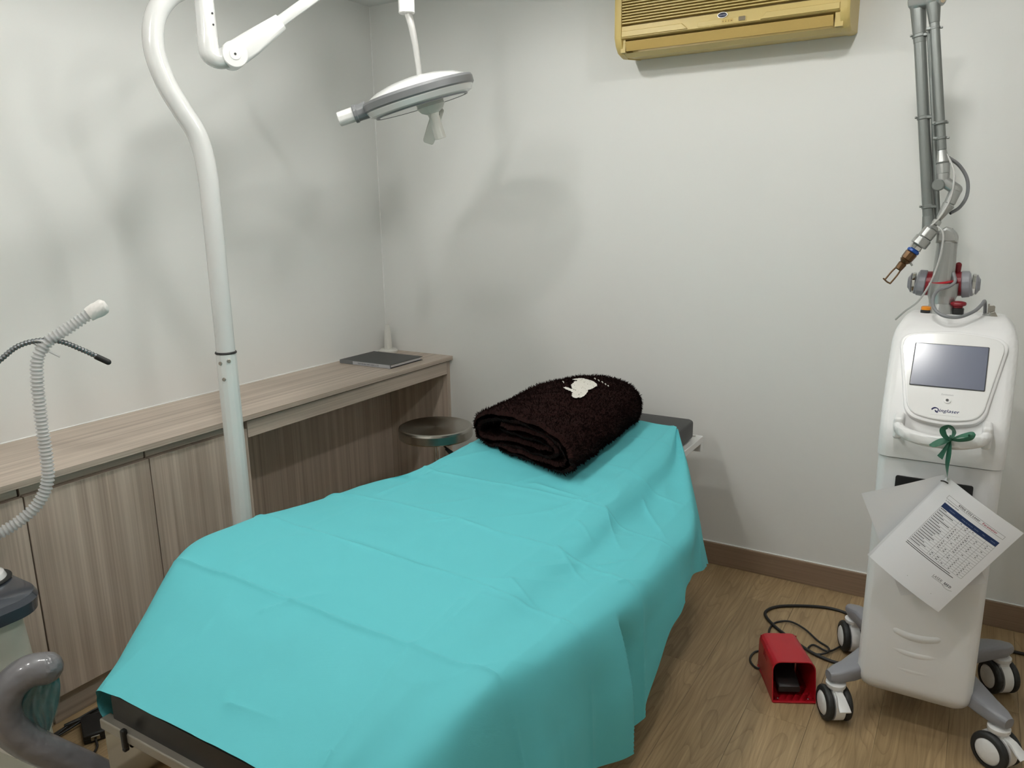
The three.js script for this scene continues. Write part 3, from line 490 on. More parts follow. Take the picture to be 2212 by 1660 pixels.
/* ---------- laser machine on casters ---------- */
{
  const X = 2.568;
  const lz = thing('laser_machine', 'white medical laser machine on four casters with a folded jointed arm', 'machine');
  const ring = (y, hw, zb, zf, r) => rrect(hw, (zf - zb) / 2, r, 8).map(([a, b]) => V(X + a, y, (zf + zb) / 2 - b)).reverse();
  // lower housing with pressed steps near the foot
  const lowSecs = [];
  for (let i = 0; i <= 60; i++) { const t = i / 60, y = lerp(0.105, 0.818, t); const hw = 0.147 - 0.0 * t - (y < 0.16 ? 0.02 * Math.pow((0.16 - y) / 0.055, 2) : 0); let zf = 0.812 - 0.018 * sstep(0.2, 0.6, y); if (y < 0.15) zf -= 0.03 * Math.pow((0.15 - y) / 0.045, 2); lowSecs.push(ring(y, hw, 0.40, zf, 0.028)); }
  obj('lower_housing', loft(lowSecs, true, 0.5), M.whitePlastic, lz);
  for (let k = 0; k < 3; k++) { const y = 0.315 - k * 0.052, hw = 0.052 + 0.012 * k, a = []; for (let i = 0; i <= 12; i++) { const t = i / 12 * 2 - 1; a.push([X - 0.004 + t * hw, y - 0.010 * (1 - t * t), 0.7915 + 0.0025 * (1 - t * t)]); } obj('pressed_rib', capTube(a, 0.019, 30, 16), M.whitePlastic, lz); }
  // upper housing leaning back
  const upSecs = [], front = [[0.822, 0.802], [0.86, 0.806], [0.90, 0.80], [0.94, 0.778], [1.0, 0.735], [1.06, 0.685], [1.12, 0.632], [1.15, 0.603], [1.166, 0.578], [1.176, 0.55], [1.181, 0.51]];
  const fAt = y => { for (let i = 0; i < front.length - 1; i++) if (y <= front[i + 1][0]) return lerp(front[i][1], front[i + 1][1], (y - front[i][0]) / (front[i + 1][0] - front[i][0])); return front[front.length - 1][1]; };
  for (let i = 0; i <= 48; i++) { const y = lerp(0.822, 1.181, 1 - Math.pow(1 - i / 48, 1.5)); const e = Math.max(0, (y - 1.09) / 0.091); const hw = (0.1495 + 0.004 * sstep(0.8, 1.1, y)) - 0.036 * Math.pow(e, 3.2); upSecs.push(ring(y, hw, 0.395 + 0.03 * Math.pow(e, 4), fAt(y), 0.03)); }
  obj('upper_housing', loft(upSecs, true, 0.5), M.whitePlastic, lz);
  // sloping control panel
  const slope = new THREE.Group(); const bot = V(X, 0.925, 0.797), topP = V(X, 1.150, 0.612);
  const dir = topP.clone().sub(bot).normalize(), nrm = V(1, 0, 0).cross(dir).normalize(), q = new THREE.Quaternion().setFromRotationMatrix(new THREE.Matrix4().makeBasis(V(1, 0, 0), dir, nrm));
  const onPanel = (g, h = 0) => { g.translate(0, 0, h); g.applyQuaternion(q); g.translate(bot.x, bot.y, bot.z); return g; };
  const ps = new THREE.Shape(); ps.moveTo(-0.062, 0.012); ps.quadraticCurveTo(0, -0.006, 0.062, 0.012); ps.quadraticCurveTo(0.086, 0.02, 0.094, 0.05); ps.lineTo(0.124, 0.225); ps.quadraticCurveTo(0.13, 0.262, 0.096, 0.27); ps.quadraticCurveTo(0, 0.292, -0.096, 0.27); ps.quadraticCurveTo(-0.13, 0.262, -0.124, 0.225); ps.lineTo(-0.094, 0.05); ps.quadraticCurveTo(-0.086, 0.02, -0.062, 0.012);
  const shrink = (s, k) => { const pts = s.getPoints(14), c = new THREE.Vector2(0, 0.142); return new THREE.Shape(pts.map(p => new THREE.Vector2(c.x + (p.x - c.x) * k, c.y + (p.y - c.y) * k))); };
  obj('panel_surround', onPanel(extr(shrink(ps, 1.035), 0.02, 0.005), -0.012), M.whitePlastic, lz);
  const panel = obj('control_panel', onPanel(extr(shrink(ps, 0.965), 0.016, 0.003), -0.002), M.whiteGloss, lz);
  const scr = extr(rrShape(0.0865, 0.065, 0.003), 0.0025, 0.0008); obj('screen_bezel', onPanel(extr(rrShape(0.0885, 0.067, 0.003), 0.002, 0.0005).translate(-0.002, 0.170, 0), 0.0135), M.black, panel);
  obj('screen', onPanel(scr.translate(-0.002, 0.170, 0), 0.0142), mat([0.14, 0.155, 0.215], 0.22, 0, { clearcoat: 0.7, clearcoatRoughness: 0.12 }), panel, 'dark blue-grey touch screen, switched off');
  const emTex = canvasTex(256, 256, (g, w, h) => { g.fillStyle = '#ededec'; g.fillRect(0, 0, w, h); g.fillStyle = '#a9a9ab'; g.font = '26px sans-serif'; g.textAlign = 'center'; g.fillText('Emission', 128, 40); g.strokeStyle = '#1e2050'; g.fillStyle = '#1e2050'; g.lineWidth = 9; g.beginPath(); g.arc(48, 205, 20, -2.2, 1.9); g.stroke(); g.beginPath(); g.moveTo(6, 200); g.quadraticCurveTo(30, 160, 62, 186); g.quadraticCurveTo(36, 182, 14, 212); g.fill(); g.beginPath(); g.moveTo(44, 206); g.lineTo(70, 232); g.lineTo(56, 236); g.lineTo(34, 210); g.fill(); g.font = 'italic bold 44px sans-serif'; g.textAlign = 'left'; g.fillText('inglaser', 70, 224); });
  obj('panel_print', onPanel(new THREE.BoxGeometry(0.07, 0.07, 0.0004).translate(0.003, 0.057, 0), 0.0143), mat(0xffffff, 0.16, 0, { map: emTex, clearcoat: 0.4, clearcoatRoughness: 0.1 }), panel, 'Emission lettering and dark blue maker logo');
  obj('emission_lamp', onPanel(new THREE.CylinderGeometry(0.0085, 0.0085, 0.004, 24).rotateX(Math.PI / 2).translate(0.004, 0.066, 0), 0.0155), M.white, panel);
  obj('emission_dot', onPanel(new THREE.CylinderGeometry(0.0035, 0.0035, 0.003, 16).rotateX(Math.PI / 2).translate(0.004, 0.066, 0), 0.0175), M.black, panel);
  // push handle
  obj('push_handle', [tubeHandle(), ...[-1, 1].map(k => box(X + k * 0.101 - 0.0115, X + k * 0.101 + 0.0115, 0.884, 0.944, 0.77, 0.842, 0.008, 3))], M.whitePlastic, lz);
  function tubeHandle() { const pts = []; const hw = 0.102; const a = [[X - hw, 0.925, 0.795], [X - hw, 0.92, 0.83], [X - hw + 0.012, 0.91, 0.85], [X - 0.05, 0.9, 0.862], [X, 0.897, 0.865], [X + 0.05, 0.9, 0.862], [X + hw - 0.012, 0.91, 0.85], [X + hw, 0.92, 0.83], [X + hw, 0.925, 0.795]]; const c = curve(a), secs = []; for (let i = 0; i <= 60; i++) { const p = c.getPoint(i / 60), t = c.getTangent(i / 60), s = V(0, 1, 0), u = t.clone().cross(s).normalize(); secs.push(rrect(0.0115, 0.016, 0.01, 5).map(([m, n]) => p.clone().addScaledVector(u, m).addScaledVector(s, n))); } return loft(secs, true, 0.8); }
  obj('slot', extr(rrShape(0.092, 0.028, 0.006), 0.006, 0.001).translate(X - 0.005, 0.742, 0.7925), M.black, lz, 'black slot behind the hanging papers');
  obj('housing_seam', loft([0, 1].map(k => ring(0.8175 + k * 0.005, 0.1465, 0.403, 0.794, 0.028)), false), mat([0.35, 0.35, 0.35], 0.6), lz);
  // chassis and casters
  const Wh = [[2.372, 0.835, 0.55, true], [2.782, 0.828, 0.95, true], [2.366, 0.425, 0.4, false], [2.792, 0.442, 0.6, false]];
  obj('chassis', box(X - 0.13, X + 0.13, 0.125, 0.175, 0.40, 0.76, 0.012), M.midGrey, lz);
  for (const [wx, wz, turn, brake] of Wh) {
    const sx = wx < X ? -1 : 1, sz = wz < 0.62 ? -1 : 1;
    obj('chassis_arm', bar([[X + sx * 0.07, 0.15, 0.62 + sz * 0.02], [X + sx * 0.125, 0.15, 0.62 + sz * 0.10], [lerp(X, wx, 0.86), 0.149, lerp(0.62, wz, 0.86)], [wx, 0.146, wz], [wx + sx * 0.02, 0.145, wz + sz * 0.018]], [0.1, 0.08, 0.058, 0.05, 0.03], [0.052, 0.052, 0.046, 0.04, 0.03], 0.012), M.midGrey, lz);
    const c = new THREE.Group(); c.name = 'caster'; c.position.set(wx, 0, wz); c.rotation.y = turn; lz.add(c);
    const R = 0.052, prof = [[0.034, -0.011], [0.045, -0.0105], [R - 0.002, -0.007], [R, -0.002], [R, 0.003], [R - 0.003, 0.008], [0.044, 0.0105], [0.036, 0.011]];
    for (const s of [-1, 1]) {
      const g = lathe(prof, 40, 0.6); g.rotateZ(Math.PI / 2); g.translate(s * 0.027, R, 0); obj('tyre', g, M.rubber, c);
      const h = lathe([[0, 0.0165], [0.018, 0.0155], [0.032, 0.0115], [0.0375, 0.007], [0.0375, -0.009], [0, -0.009]], 36, 0.5); h.rotateZ(-Math.PI / 2 * s); h.translate(s * 0.027, R, 0); obj('hub_cap', h, M.whitePlastic, c);
    }
    const fk = new THREE.CylinderGeometry(0.05, 0.05, 0.028, 36); fk.rotateZ(Math.PI / 2); fk.translate(0, R, 0); obj('fork', [fk, box(-0.016, 0.016, 0.085, 0.118, -0.022, 0.022, 0.006)], M.whitePlastic, c);
    obj('swivel', lathe([[0, 0.106], [0.026, 0.106], [0.028, 0.11], [0.028, 0.119], [0.022, 0.123], [0.012, 0.124], [0.012, 0.132], [0, 0.132]], 32, 0.5), M.whitePlastic, c);
    if (brake) obj('brake_lever', bar([[0.0, 0.098, 0.018], [0.0, 0.093, 0.042], [0.0, 0.078, 0.062], [0.0, 0.07, 0.076]], [0.02, 0.024, 0.032, 0.034], [0.012, 0.01, 0.008, 0.006], 0.003), M.whitePlastic, c);
  }
  // controls on the top
  const amber = obj('amber_lamp', lathe([[0, 0.0], [0.0145, 0], [0.0145, 0.008], [0.0125, 0.010], [0, 0.0105]], 30).translate(2.488, 1.19, 0.49), mat([0.75, 0.26, 0.015], 0.25), lz);
  obj('lamp_socket', cyl([2.488, 1.165, 0.49], [2.488, 1.1905, 0.49], 0.0155), M.black, amber);
  const es = obj('emergency_button', lathe([[0, 0.012], [0.013, 0.012], [0.013, 0.018], [0.02, 0.021], [0.0215, 0.026], [0.0195, 0.030], [0.012, 0.032], [0, 0.0315]], 36, 0.5).translate(2.567, 1.186, 0.49), M.darkRed, lz);
  obj('button_socket', cyl([2.567, 1.168, 0.49], [2.567, 1.20, 0.49], 0.0165), M.black, es);
  const ks = obj('key_switch', cyl([2.643, 1.155, 0.485], [2.643, 1.187, 0.485], 0.0135), M.alu, lz);
  obj('key', [extr(rrShape(0.009, 0.011, 0.006), 0.003, 0.0008).translate(2.65, 1.2, 0.487), box(2.641, 2.645, 1.185, 1.215, 0.485, 0.487, 0.0006), extr(rrShape(0.0075, 0.01, 0.005), 0.003, 0.0008).rotateZ(0.5).translate(2.657, 1.184, 0.5)], M.steel, ks);
  obj('key_tag', box(2.655, 2.672, 1.178, 1.181, 0.487, 0.491, 0.001), M.darkRed, ks);
  // arm tower
  obj('tower_base', lathe([[0.040, 1.165], [0.0385, 1.185], [0.0345, 1.205], [0.0335, 1.21]], 36, 0.3).translate(2.526, 0, 0.475), M.alu, lz);
  obj('tower_cup', lathe([[0.033, 1.209], [0.034, 1.218], [0.0385, 1.232], [0.039, 1.268], [0.03, 1.27]], 36, 0.3).translate(2.524, 0, 0.475), M.alu, lz);
  obj('tower_gasket', cyl([2.524, 1.268, 0.475], [2.523, 1.274, 0.475], 0.036), M.red, lz);
  obj('tower_tube', lathe([[0.0, 1.27], [0.0285, 1.27], [0.029, 1.275], [0.0265, 1.385], [0.0, 1.386]], 36, 0.4).translate(2.522, 0, 0.475), M.alu, lz);
  const capT = new THREE.Shape(); capT.moveTo(-0.028, 0); capT.lineTo(0.028, 0); capT.lineTo(0.028, 0.016); capT.quadraticCurveTo(0.022, 0.04, -0.006, 0.046); capT.lineTo(-0.028, 0.03); obj('tower_head', extr(capT, 0.05, 0.008).translate(2.521, 1.383, 0.45), M.alu, lz);
  obj('tower_pad', box(2.508, 2.534, 1.412, 1.424, 0.46, 0.488, 0.004), M.aluDark, lz);
  // crossing cylinder: red bands, grey grips, chrome ends
  const cy = (a, b, r0, r1 = r0) => cyl([a, 1.262, 0.438], [b, 1.264, 0.438], r0, r1, 40);
  obj('cross_band', cy(2.466, 2.579, 0.0355), M.darkRed, lz);
  for (const s of [-1, 1]) {
    const f = x => 2.5225 + s * x; const grip = obj('cross_grip', [cy(f(0.046), f(0.068), 0.039, 0.038), cy(f(0.062), f(0.073), 0.0345, 0.034)], M.midGrey, lz);
    obj('chrome_end', cyl([f(0.072), 1.263, 0.438], [f(0.083), 1.263, 0.438], 0.0315, 0.0305, 40), M.chrome, grip); obj('end_cap', cyl([f(0.083), 1.263, 0.438], [f(0.094), 1.263, 0.438], 0.0295, 0.018, 40), M.midGrey, grip);
  }
  // first (left) tube, knee at the top, second (right) tube
  const LB = [2.470, 1.425, 0.44], LT = [2.385, 2.035, 0.44];
  const along = (A, B, t, off = [0, 0, 0]) => [lerp(A[0], B[0], t) + off[0], lerp(A[1], B[1], t) + off[1], lerp(A[2], B[2], t) + off[2]];
  obj('long_tube', [cyl(along(LB, LT, 0.03), along(LB, LT, 0.97), 0.0158, 0.0158, 30), cyl(along(LB, LT, -0.02), along(LB, LT, 0.06), 0.02, 0.0165, 30), cyl(along(LB, LT, 0.84), along(LB, LT, 1), 0.0165, 0.0205, 30)], M.aluDark, lz);
  const RB = [2.484, 1.640, 0.478], RT = [2.424, 2.035, 0.470];
  obj('short_tube', [cyl(along(RB, RT, 0), along(RB, RT, 0.97), 0.0118, 0.0128, 30), cyl(along(RB, RT, 0.86), along(RB, RT, 1), 0.0135, 0.0185, 30)], M.aluDark, lz);
  obj('top_knee', [cyl([2.366, 2.052, 0.44], [2.448, 2.046, 0.472], 0.0225, 0.0225, 32), new THREE.SphereGeometry(0.0225, 24, 16).translate(2.385, 2.045, 0.445), new THREE.SphereGeometry(0.0225, 24, 16).translate(2.424, 2.045, 0.468)], M.alu, lz);
  obj('knee_cap', cyl([2.443, 2.047, 0.472], [2.450, 2.046, 0.475], 0.016), mat([0.75, 0.6, 0.42], 0.3), lz);
  obj('spring_rod', [capTube([along(LB, LT, 0.03, [0.026, 0, 0.012]), along(LB, LT, 0.88, [0.024, 0, 0.012])], 0.0058, 4, 12), capTube([along(LB, LT, 0.04, [0.016, 0, -0.012]), along(RB, RT, 0.8, [-0.012, 0, -0.01])], 0.0042, 4, 10)], M.aluDark, lz);
  for (const [A, B, t, r, o] of [[LB, LT, 0.865, 0.0195, 0.02], [LB, LT, 0.5, 0.018, 0.014], [LB, LT, 0.09, 0.018, 0.014]]) { const p = along(A, B, t), p2 = along(A, B, t + 0.018); obj('clamp', [cyl(p, p2, r, r, 26), box(p[0], p[0] + o + 0.012, p[1] + 0.001, p[1] + 0.009, p[2] - 0.004, p[2] + 0.016, 0.002), cyl([p[0] - r, p[1] + 0.006, p[2] + 0.008], [p[0] - r - 0.005, p[1] + 0.006, p[2] + 0.008], 0.0035)], M.aluDark, lz); }
  for (const t of [0.18, 0.075, 0.82]) { const p = along(RB, RT, t), p2 = along(RB, RT, t + 0.02); obj('clamp', [cyl(p, p2, t > 0.1 && t < 0.5 ? 0.0175 : 0.0135, t > 0.1 && t < 0.5 ? 0.0175 : 0.0135, 26), box(p[0] - 0.022, p[0], p[1], p[1] + 0.008, p[2] - 0.006, p[2] + 0.008, 0.002), cyl([p[0] + 0.012, p[1] + 0.004, p[2]], [p[0] + 0.0195, p[1] + 0.004, p[2]], 0.003)], M.aluDark, lz); }
  // wrist joints and hand piece
  obj('wrist_cone', [cyl([2.484, 1.642, 0.478], [2.490, 1.605, 0.482], 0.0118, 0.0175, 30), cyl([2.490, 1.605, 0.482], [2.494, 1.575, 0.484], 0.0175, 0.0165, 30)], M.alu, lz);
  obj('wrist_block', [cyl([2.494, 1.578, 0.484], [2.496, 1.548, 0.486], 0.0165, 0.015, 26), cyl([2.496, 1.556, 0.486], [2.532, 1.530, 0.486], 0.0155, 0.0155, 26), new THREE.SphereGeometry(0.0155, 20, 14).translate(2.53, 1.531, 0.486)], M.alu, lz);
  obj('wrist_cap', cyl([2.487, 1.546, 0.484], [2.484, 1.545, 0.505], 0.0165, 0.0165, 30), M.aluDark, lz);
  const hp = [[2.529, 1.53, 0.488], [2.517, 1.492, 0.492], [2.494, 1.448, 0.5], [2.487, 1.433, 0.503]];
  obj('hand_piece_neck', [cyl(hp[0], hp[1], 0.0155, 0.0145, 26), cyl(hp[1], hp[2], 0.0165, 0.0075, 26), cyl(hp[2], hp[3], 0.0115, 0.0115, 22)], M.alu, lz);
  const dHP = V(-0.545, -0.83, 0.12).normalize(), h0 = V(2.487, 1.433, 0.503), hAt = t => h0.clone().addScaledVector(dHP, t).toArray();
  const hand = obj('hand_piece', [cyl(hAt(0), hAt(0.012), 0.0130, 0.0189), cyl(hAt(0.012), hAt(0.042), 0.0202, 0.0202), cyl(hAt(0.042), hAt(0.068), 0.0228, 0.0234)], M.alu, lz);
  obj('blue_collar', cyl(hAt(0.083), hAt(0.092), 0.0175, 0.0175), mat([0.01, 0.07, 0.32], 0.35), hand);
  obj('clear_ring', cyl(hAt(0.068), hAt(0.083), 0.0156, 0.0163), M.chrome, hand);
  const bronze = mat([0.13, 0.07, 0.03], 0.32, 0.6);
  obj('tip_barrel', [cyl(hAt(0.092), hAt(0.118), 0.0175, 0.0163, 10), cyl(hAt(0.118), hAt(0.128), 0.0163, 0.0117, 14), cyl(hAt(0.128), hAt(0.152), 0.0117, 0.0104, 18)], bronze, hand);
  const sd = V(0.83, -0.545, 0).normalize(); const off = (t, k) => h0.clone().addScaledVector(dHP, t).addScaledVector(sd, k).toArray();
  obj('spacer_fork', [capTube([off(0.150, 0.0075), off(0.165, 0.0092), off(0.195, 0.0092)], 0.0024, 10, 8), capTube([off(0.150, -0.0075), off(0.165, -0.0092), off(0.193, -0.0092)], 0.0024, 10, 8), capTube([off(0.194, -0.014), off(0.196, 0.0), off(0.195, 0.0075)], 0.0024, 10, 8)], bronze, hand);
  // hoses on the arm
  const tubing = mat([0.72, 0.72, 0.70], 0.25, 0, { transmission: 0.35, thickness: 0.002 });
  obj('grey_cable', [tube([[2.502, 1.62, 0.475], [2.53, 1.598, 0.46], [2.553, 1.56, 0.45], [2.557, 1.515, 0.45], [2.543, 1.483, 0.462], [2.521, 1.466, 0.48]], 0.0048, 40, 12), tube([[2.546, 1.3, 0.49], [2.553, 1.275, 0.5], [2.540, 1.262, 0.51], [2.515, 1.252, 0.53], [2.505, 1.235, 0.55], [2.510, 1.208, 0.58], [2.533, 1.190, 0.6], [2.57, 1.186, 0.6], [2.607, 1.20, 0.57], [2.624, 1.215, 0.53], [2.631, 1.222, 0.49], [2.634, 1.205, 0.47], [2.636, 1.18, 0.465]], 0.0047, 70, 12)], M.grey, lz, 'grey signal cables looped beside the arm');
  obj('clear_tubing', [tube([[2.497, 1.63, 0.485], [2.517, 1.59, 0.495], [2.523, 1.545, 0.502], [2.517, 1.50, 0.506], [2.497, 1.455, 0.512], [2.467, 1.42, 0.518], [2.437, 1.385, 0.52], [2.428, 1.34, 0.512], [2.44, 1.318, 0.505]], 0.0028, 60, 10), tube([[2.493, 1.432, 0.51], [2.509, 1.415, 0.515], [2.512, 1.37, 0.52], [2.505, 1.32, 0.52], [2.492, 1.27, 0.52], [2.465, 1.215, 0.5], [2.43, 1.178, 0.45], [2.4, 1.14, 0.37]], 0.0028, 60, 10)], tubing, lz, 'thin milky tubing along the arm');
  obj('tower_knob', capTube([[2.555, 1.3, 0.44], [2.556, 1.318, 0.44]], 0.0085, 4, 14), M.darkRed, lz);
}

/* ---------- papers and ribbon hung on the machine ---------- */
{
  const print = canvasTex(1024, 1448, (g, w, h) => {
    g.fillStyle = '#f1f2f6'; g.fillRect(0, 0, w, h); const U = a => a * w, W = b => b * h; g.strokeStyle = '#555'; g.lineWidth = 3;
    g.strokeRect(U(0.15), W(0.115), U(0.745), W(0.032)); g.font = 'bold 38px sans-serif'; g.textAlign = 'center'; g.fillStyle = '#2a2a30'; g.fillText('KING CO2 Laser', U(0.44), W(0.14)); g.fillStyle = '#a0304a'; g.fillText('Parameter', U(0.71), W(0.14));
    g.fillStyle = '#222'; g.font = 'bold 20px sans-serif'; g.textAlign = 'left'; g.fillText('1. Treatment Mode', U(0.16), W(0.17));
    g.fillStyle = '#16305f'; g.fillRect(U(0.17), W(0.185), U(0.73), W(0.048)); g.fillStyle = '#aeb8d0'; g.font = '17px sans-serif'; g.textAlign = 'center';
    const cols = [0.17, 0.43, 0.50, 0.585, 0.66, 0.78, 0.90]; ['Indication', 'Energy mJ', 'Size mm', 'Density', 'Pass', 'Interval'].forEach((t, i) => g.fillText(t, U((cols[i] + cols[i + 1]) / 2), W(0.213)));
    const y0 = 0.233, y1 = 0.635, n = 17; g.lineWidth = 2; g.strokeStyle = '#4a4a50';
    for (let i = 0; i <= n; i++) { const y = W(lerp(y0, y1, i / n)); g.beginPath(); g.moveTo(U(0.17), y); g.lineTo(U(0.90), y); g.stroke(); }
    for (const c of cols) { g.beginPath(); g.moveTo(U(c), W(y0)); g.lineTo(U(c), W(y1)); g.stroke(); }
    g.fillStyle = '#2c2c32'; let sd = 3; const r = () => (sd = (sd * 16807) % 2147483647) / 2147483647;
    for (let i = 0; i < n; i++) { const y = W(lerp(y0, y1, (i + 0.62) / n)); g.fillRect(U(0.18), y - 9, U(0.08 + 0.14 * r()), 8); for (let c = 1; c < 6; c++) if (r() > 0.25) g.fillRect(U((cols[c] + cols[c + 1]) / 2) - 14, y - 8, 14 + 20 * r() * (c < 4 ? 1 : 0.4), 8); }
    g.fillRect(U(0.17), W(0.652), U(0.6), 8); g.fillRect(U(0.17), W(0.668), U(0.66), 8);
    g.fillStyle = '#33343a'; g.font = '46px sans-serif'; g.textAlign = 'left'; g.fillText('LASER', U(0.65), W(0.765)); g.font = 'bold 46px sans-serif'; g.fillText('MED', U(0.80), W(0.765)); g.fillRect(U(0.65), W(0.772), U(0.2), 3); g.lineWidth = 3; g.strokeStyle = '#555'; g.beginPath(); g.moveTo(U(0.8), W(0.775)); g.quadraticCurveTo(U(0.86), W(0.80), U(0.93), W(0.776)); g.stroke();
    g.fillStyle = '#777'; g.fillRect(U(0.45), W(0.9), 10, 4); g.fillRect(U(0.78), W(0.9), 10, 4);
  });
  const paper = mat([0.80, 0.80, 0.82], 0.6), printed = mat(0xffffff, 0.6, 0, { map: print });
  function sheet(hole, angle, flip, z0, lean, label, m, bend) { // corner hole at top-left of an A4 sheet turned by angle
    const NX = 8, NY = 12, pos = [], uv = [], idx = [], w = 0.21 * (flip ? -1 : 1), h = 0.297, ca = Math.cos(angle), sa = Math.sin(angle);
    const t = 0.00035; let n = 0;
    for (const face of [1, -1]) for (let j = 0; j <= NY; j++) for (let i = 0; i <= NX; i++) {
      const a = i / NX, b = j / NY, px = a * w, py = -b * h; const x = px * ca - py * sa, y = px * sa + py * ca;
      const z = z0 + lean * -y + bend * Math.sin(Math.PI * a) * 0.012 + bend * 0.01 * b * b;
      pos.push(hole[0] + x, hole[1] + y, z + face * t); uv.push(a, 1 - b); n++;
    }
    const N = (NX + 1) * (NY + 1), f = flip ? 1 : 0;
    for (let k = 0; k < 2; k++) for (let j = 0; j < NY; j++) for (let i = 0; i < NX; i++) { const a = k * N + j * (NX + 1) + i, b = a + 1, c = a + NX + 1, d = c + 1; (k ^ f) ? idx.push(a, b, c, b, d, c) : idx.push(a, c, b, b, c, d); }
    const edge = []; for (let i = 0; i < NX; i++) edge.push([i, i + 1]); for (let j = 0; j < NY; j++) edge.push([j * (NX + 1) + NX, (j + 1) * (NX + 1) + NX]); for (let i = NX; i > 0; i--) edge.push([NY * (NX + 1) + i, NY * (NX + 1) + i - 1]); for (let j = NY; j > 0; j--) edge.push([j * (NX + 1), (j - 1) * (NX + 1)]);
    for (const [a, b] of edge) idx.push(a, b, a + N, b, b + N, a + N);
    const g = new THREE.BufferGeometry(); g.setAttribute('position', new THREE.Float32BufferAttribute(pos, 3)); g.setAttribute('uv', new THREE.Float32BufferAttribute(uv, 2)); g.setIndex(idx); g.computeVertexNormals();
    return single('paper_sheet', g, m, label, 'paper', 'papers hung on the machine');
  }
  sheet([2.595, 0.808], -0.575, false, 0.868, 0.06, 'printed parameter table sheet on top of the papers hung on the machine', printed, 0.9);
  sheet([2.592, 0.806], -0.588, false, 0.8625, 0.055, 'white sheet just under the printed table sheet', paper, 0.6);
  sheet([2.594, 0.801], -0.600, false, 0.858, 0.05, 'white sheet lowest of those under the printed table sheet', paper, 0.3);
  sheet([2.586, 0.808], 0.425, true, 0.85, 0.02, 'blank back of a sheet fanned out to the left behind the printed table', paper, 0.6);
  // organza ribbon
  const rb = thing('green_ribbon', 'sheer dark green ribbon bow tied to the machine handle', 'ribbon');
  const organza = mat([0.03, 0.16, 0.095], 0.6, 0, { transmission: 0.35, thickness: 0 });
  const band = (pts, w, tw = 0) => { const c = curve(pts), P = [], I = [], n = 40; for (let i = 0; i <= n; i++) { const t = i / n, p = c.getPoint(t), tg = c.getTangent(t); let s = V(0, 0, 1).cross(tg).normalize(); const u = tg.clone().cross(s).normalize(); const a = tw * t + 0.5; s = s.multiplyScalar(Math.cos(a)).addScaledVector(u, Math.sin(a)); const W = (typeof w === 'function' ? w(t) : w) / 2; for (const k of [-1, -0.33, 0.33, 1]) { const q = p.clone().addScaledVector(s, W * k).addScaledVector(u, 0.0015 * Math.cos(k * 6 + t * 9)); P.push(q.x, q.y, q.z); } } for (let i = 0; i < n; i++) for (let k = 0; k < 3; k++) { const a = i * 4 + k; I.push(a, a + 1, a + 4, a + 1, a + 5, a + 4); } const g = new THREE.BufferGeometry(); g.setAttribute('position', new THREE.Float32BufferAttribute(P, 3)); g.setIndex(I); g.computeVertexNormals(); return g; };
  const K = [2.590, 0.912, 0.882];
  const loopW = t => 0.006 + 0.016 * Math.sin(Math.PI * t);
  obj('bow_loop', band([K, [2.577, 0.924, 0.892], [2.572, 0.94, 0.896], [2.585, 0.948, 0.895], [2.596, 0.936, 0.888], [2.594, 0.92, 0.884], K], loopW, 0.8), organza, rb);
  obj('bow_loop', band([K, [2.612, 0.916, 0.892], [2.634, 0.926, 0.897], [2.636, 0.934, 0.894], [2.618, 0.928, 0.886], K], loopW, 0.8), organza, rb);
  obj('tail', band([K, [2.575, 0.907, 0.888], [2.556, 0.897, 0.892], [2.546, 0.893, 0.893]], t => 0.006 + 0.014 * Math.sin(Math.PI * Math.min(t, 0.95)), 0.6), organza, rb);
  obj('tail', band([K, [2.583, 0.89, 0.886], [2.576, 0.872, 0.886], [2.572, 0.862, 0.886]], t => 0.004 + 0.016 * t, 0.3), organza, rb);
  obj('tail', band([K, [2.591, 0.88, 0.886], [2.590, 0.845, 0.884], [2.5925, 0.815, 0.876], [2.5935, 0.80, 0.873]], t => 0.006 + 0.014 * Math.sin(Math.PI * t) , 1.2), organza, rb);
  obj('knot', new THREE.SphereGeometry(0.006, 16, 10).scale(1, 0.9, 0.7).translate(...K), organza, rb);
  obj('handle_wrap', new THREE.TorusGeometry(0.0185, 0.003, 8, 24).scale(0.75, 1, 1).rotateY(Math.PI / 2).translate(2.59, 0.898, 0.865), organza, rb);
  obj('paper_tie', tube([[2.580, 0.797, 0.8725], [2.588, 0.7975, 0.8745], [2.597, 0.793, 0.8735]], 0.0018, 10, 8), M.black, rb);
}

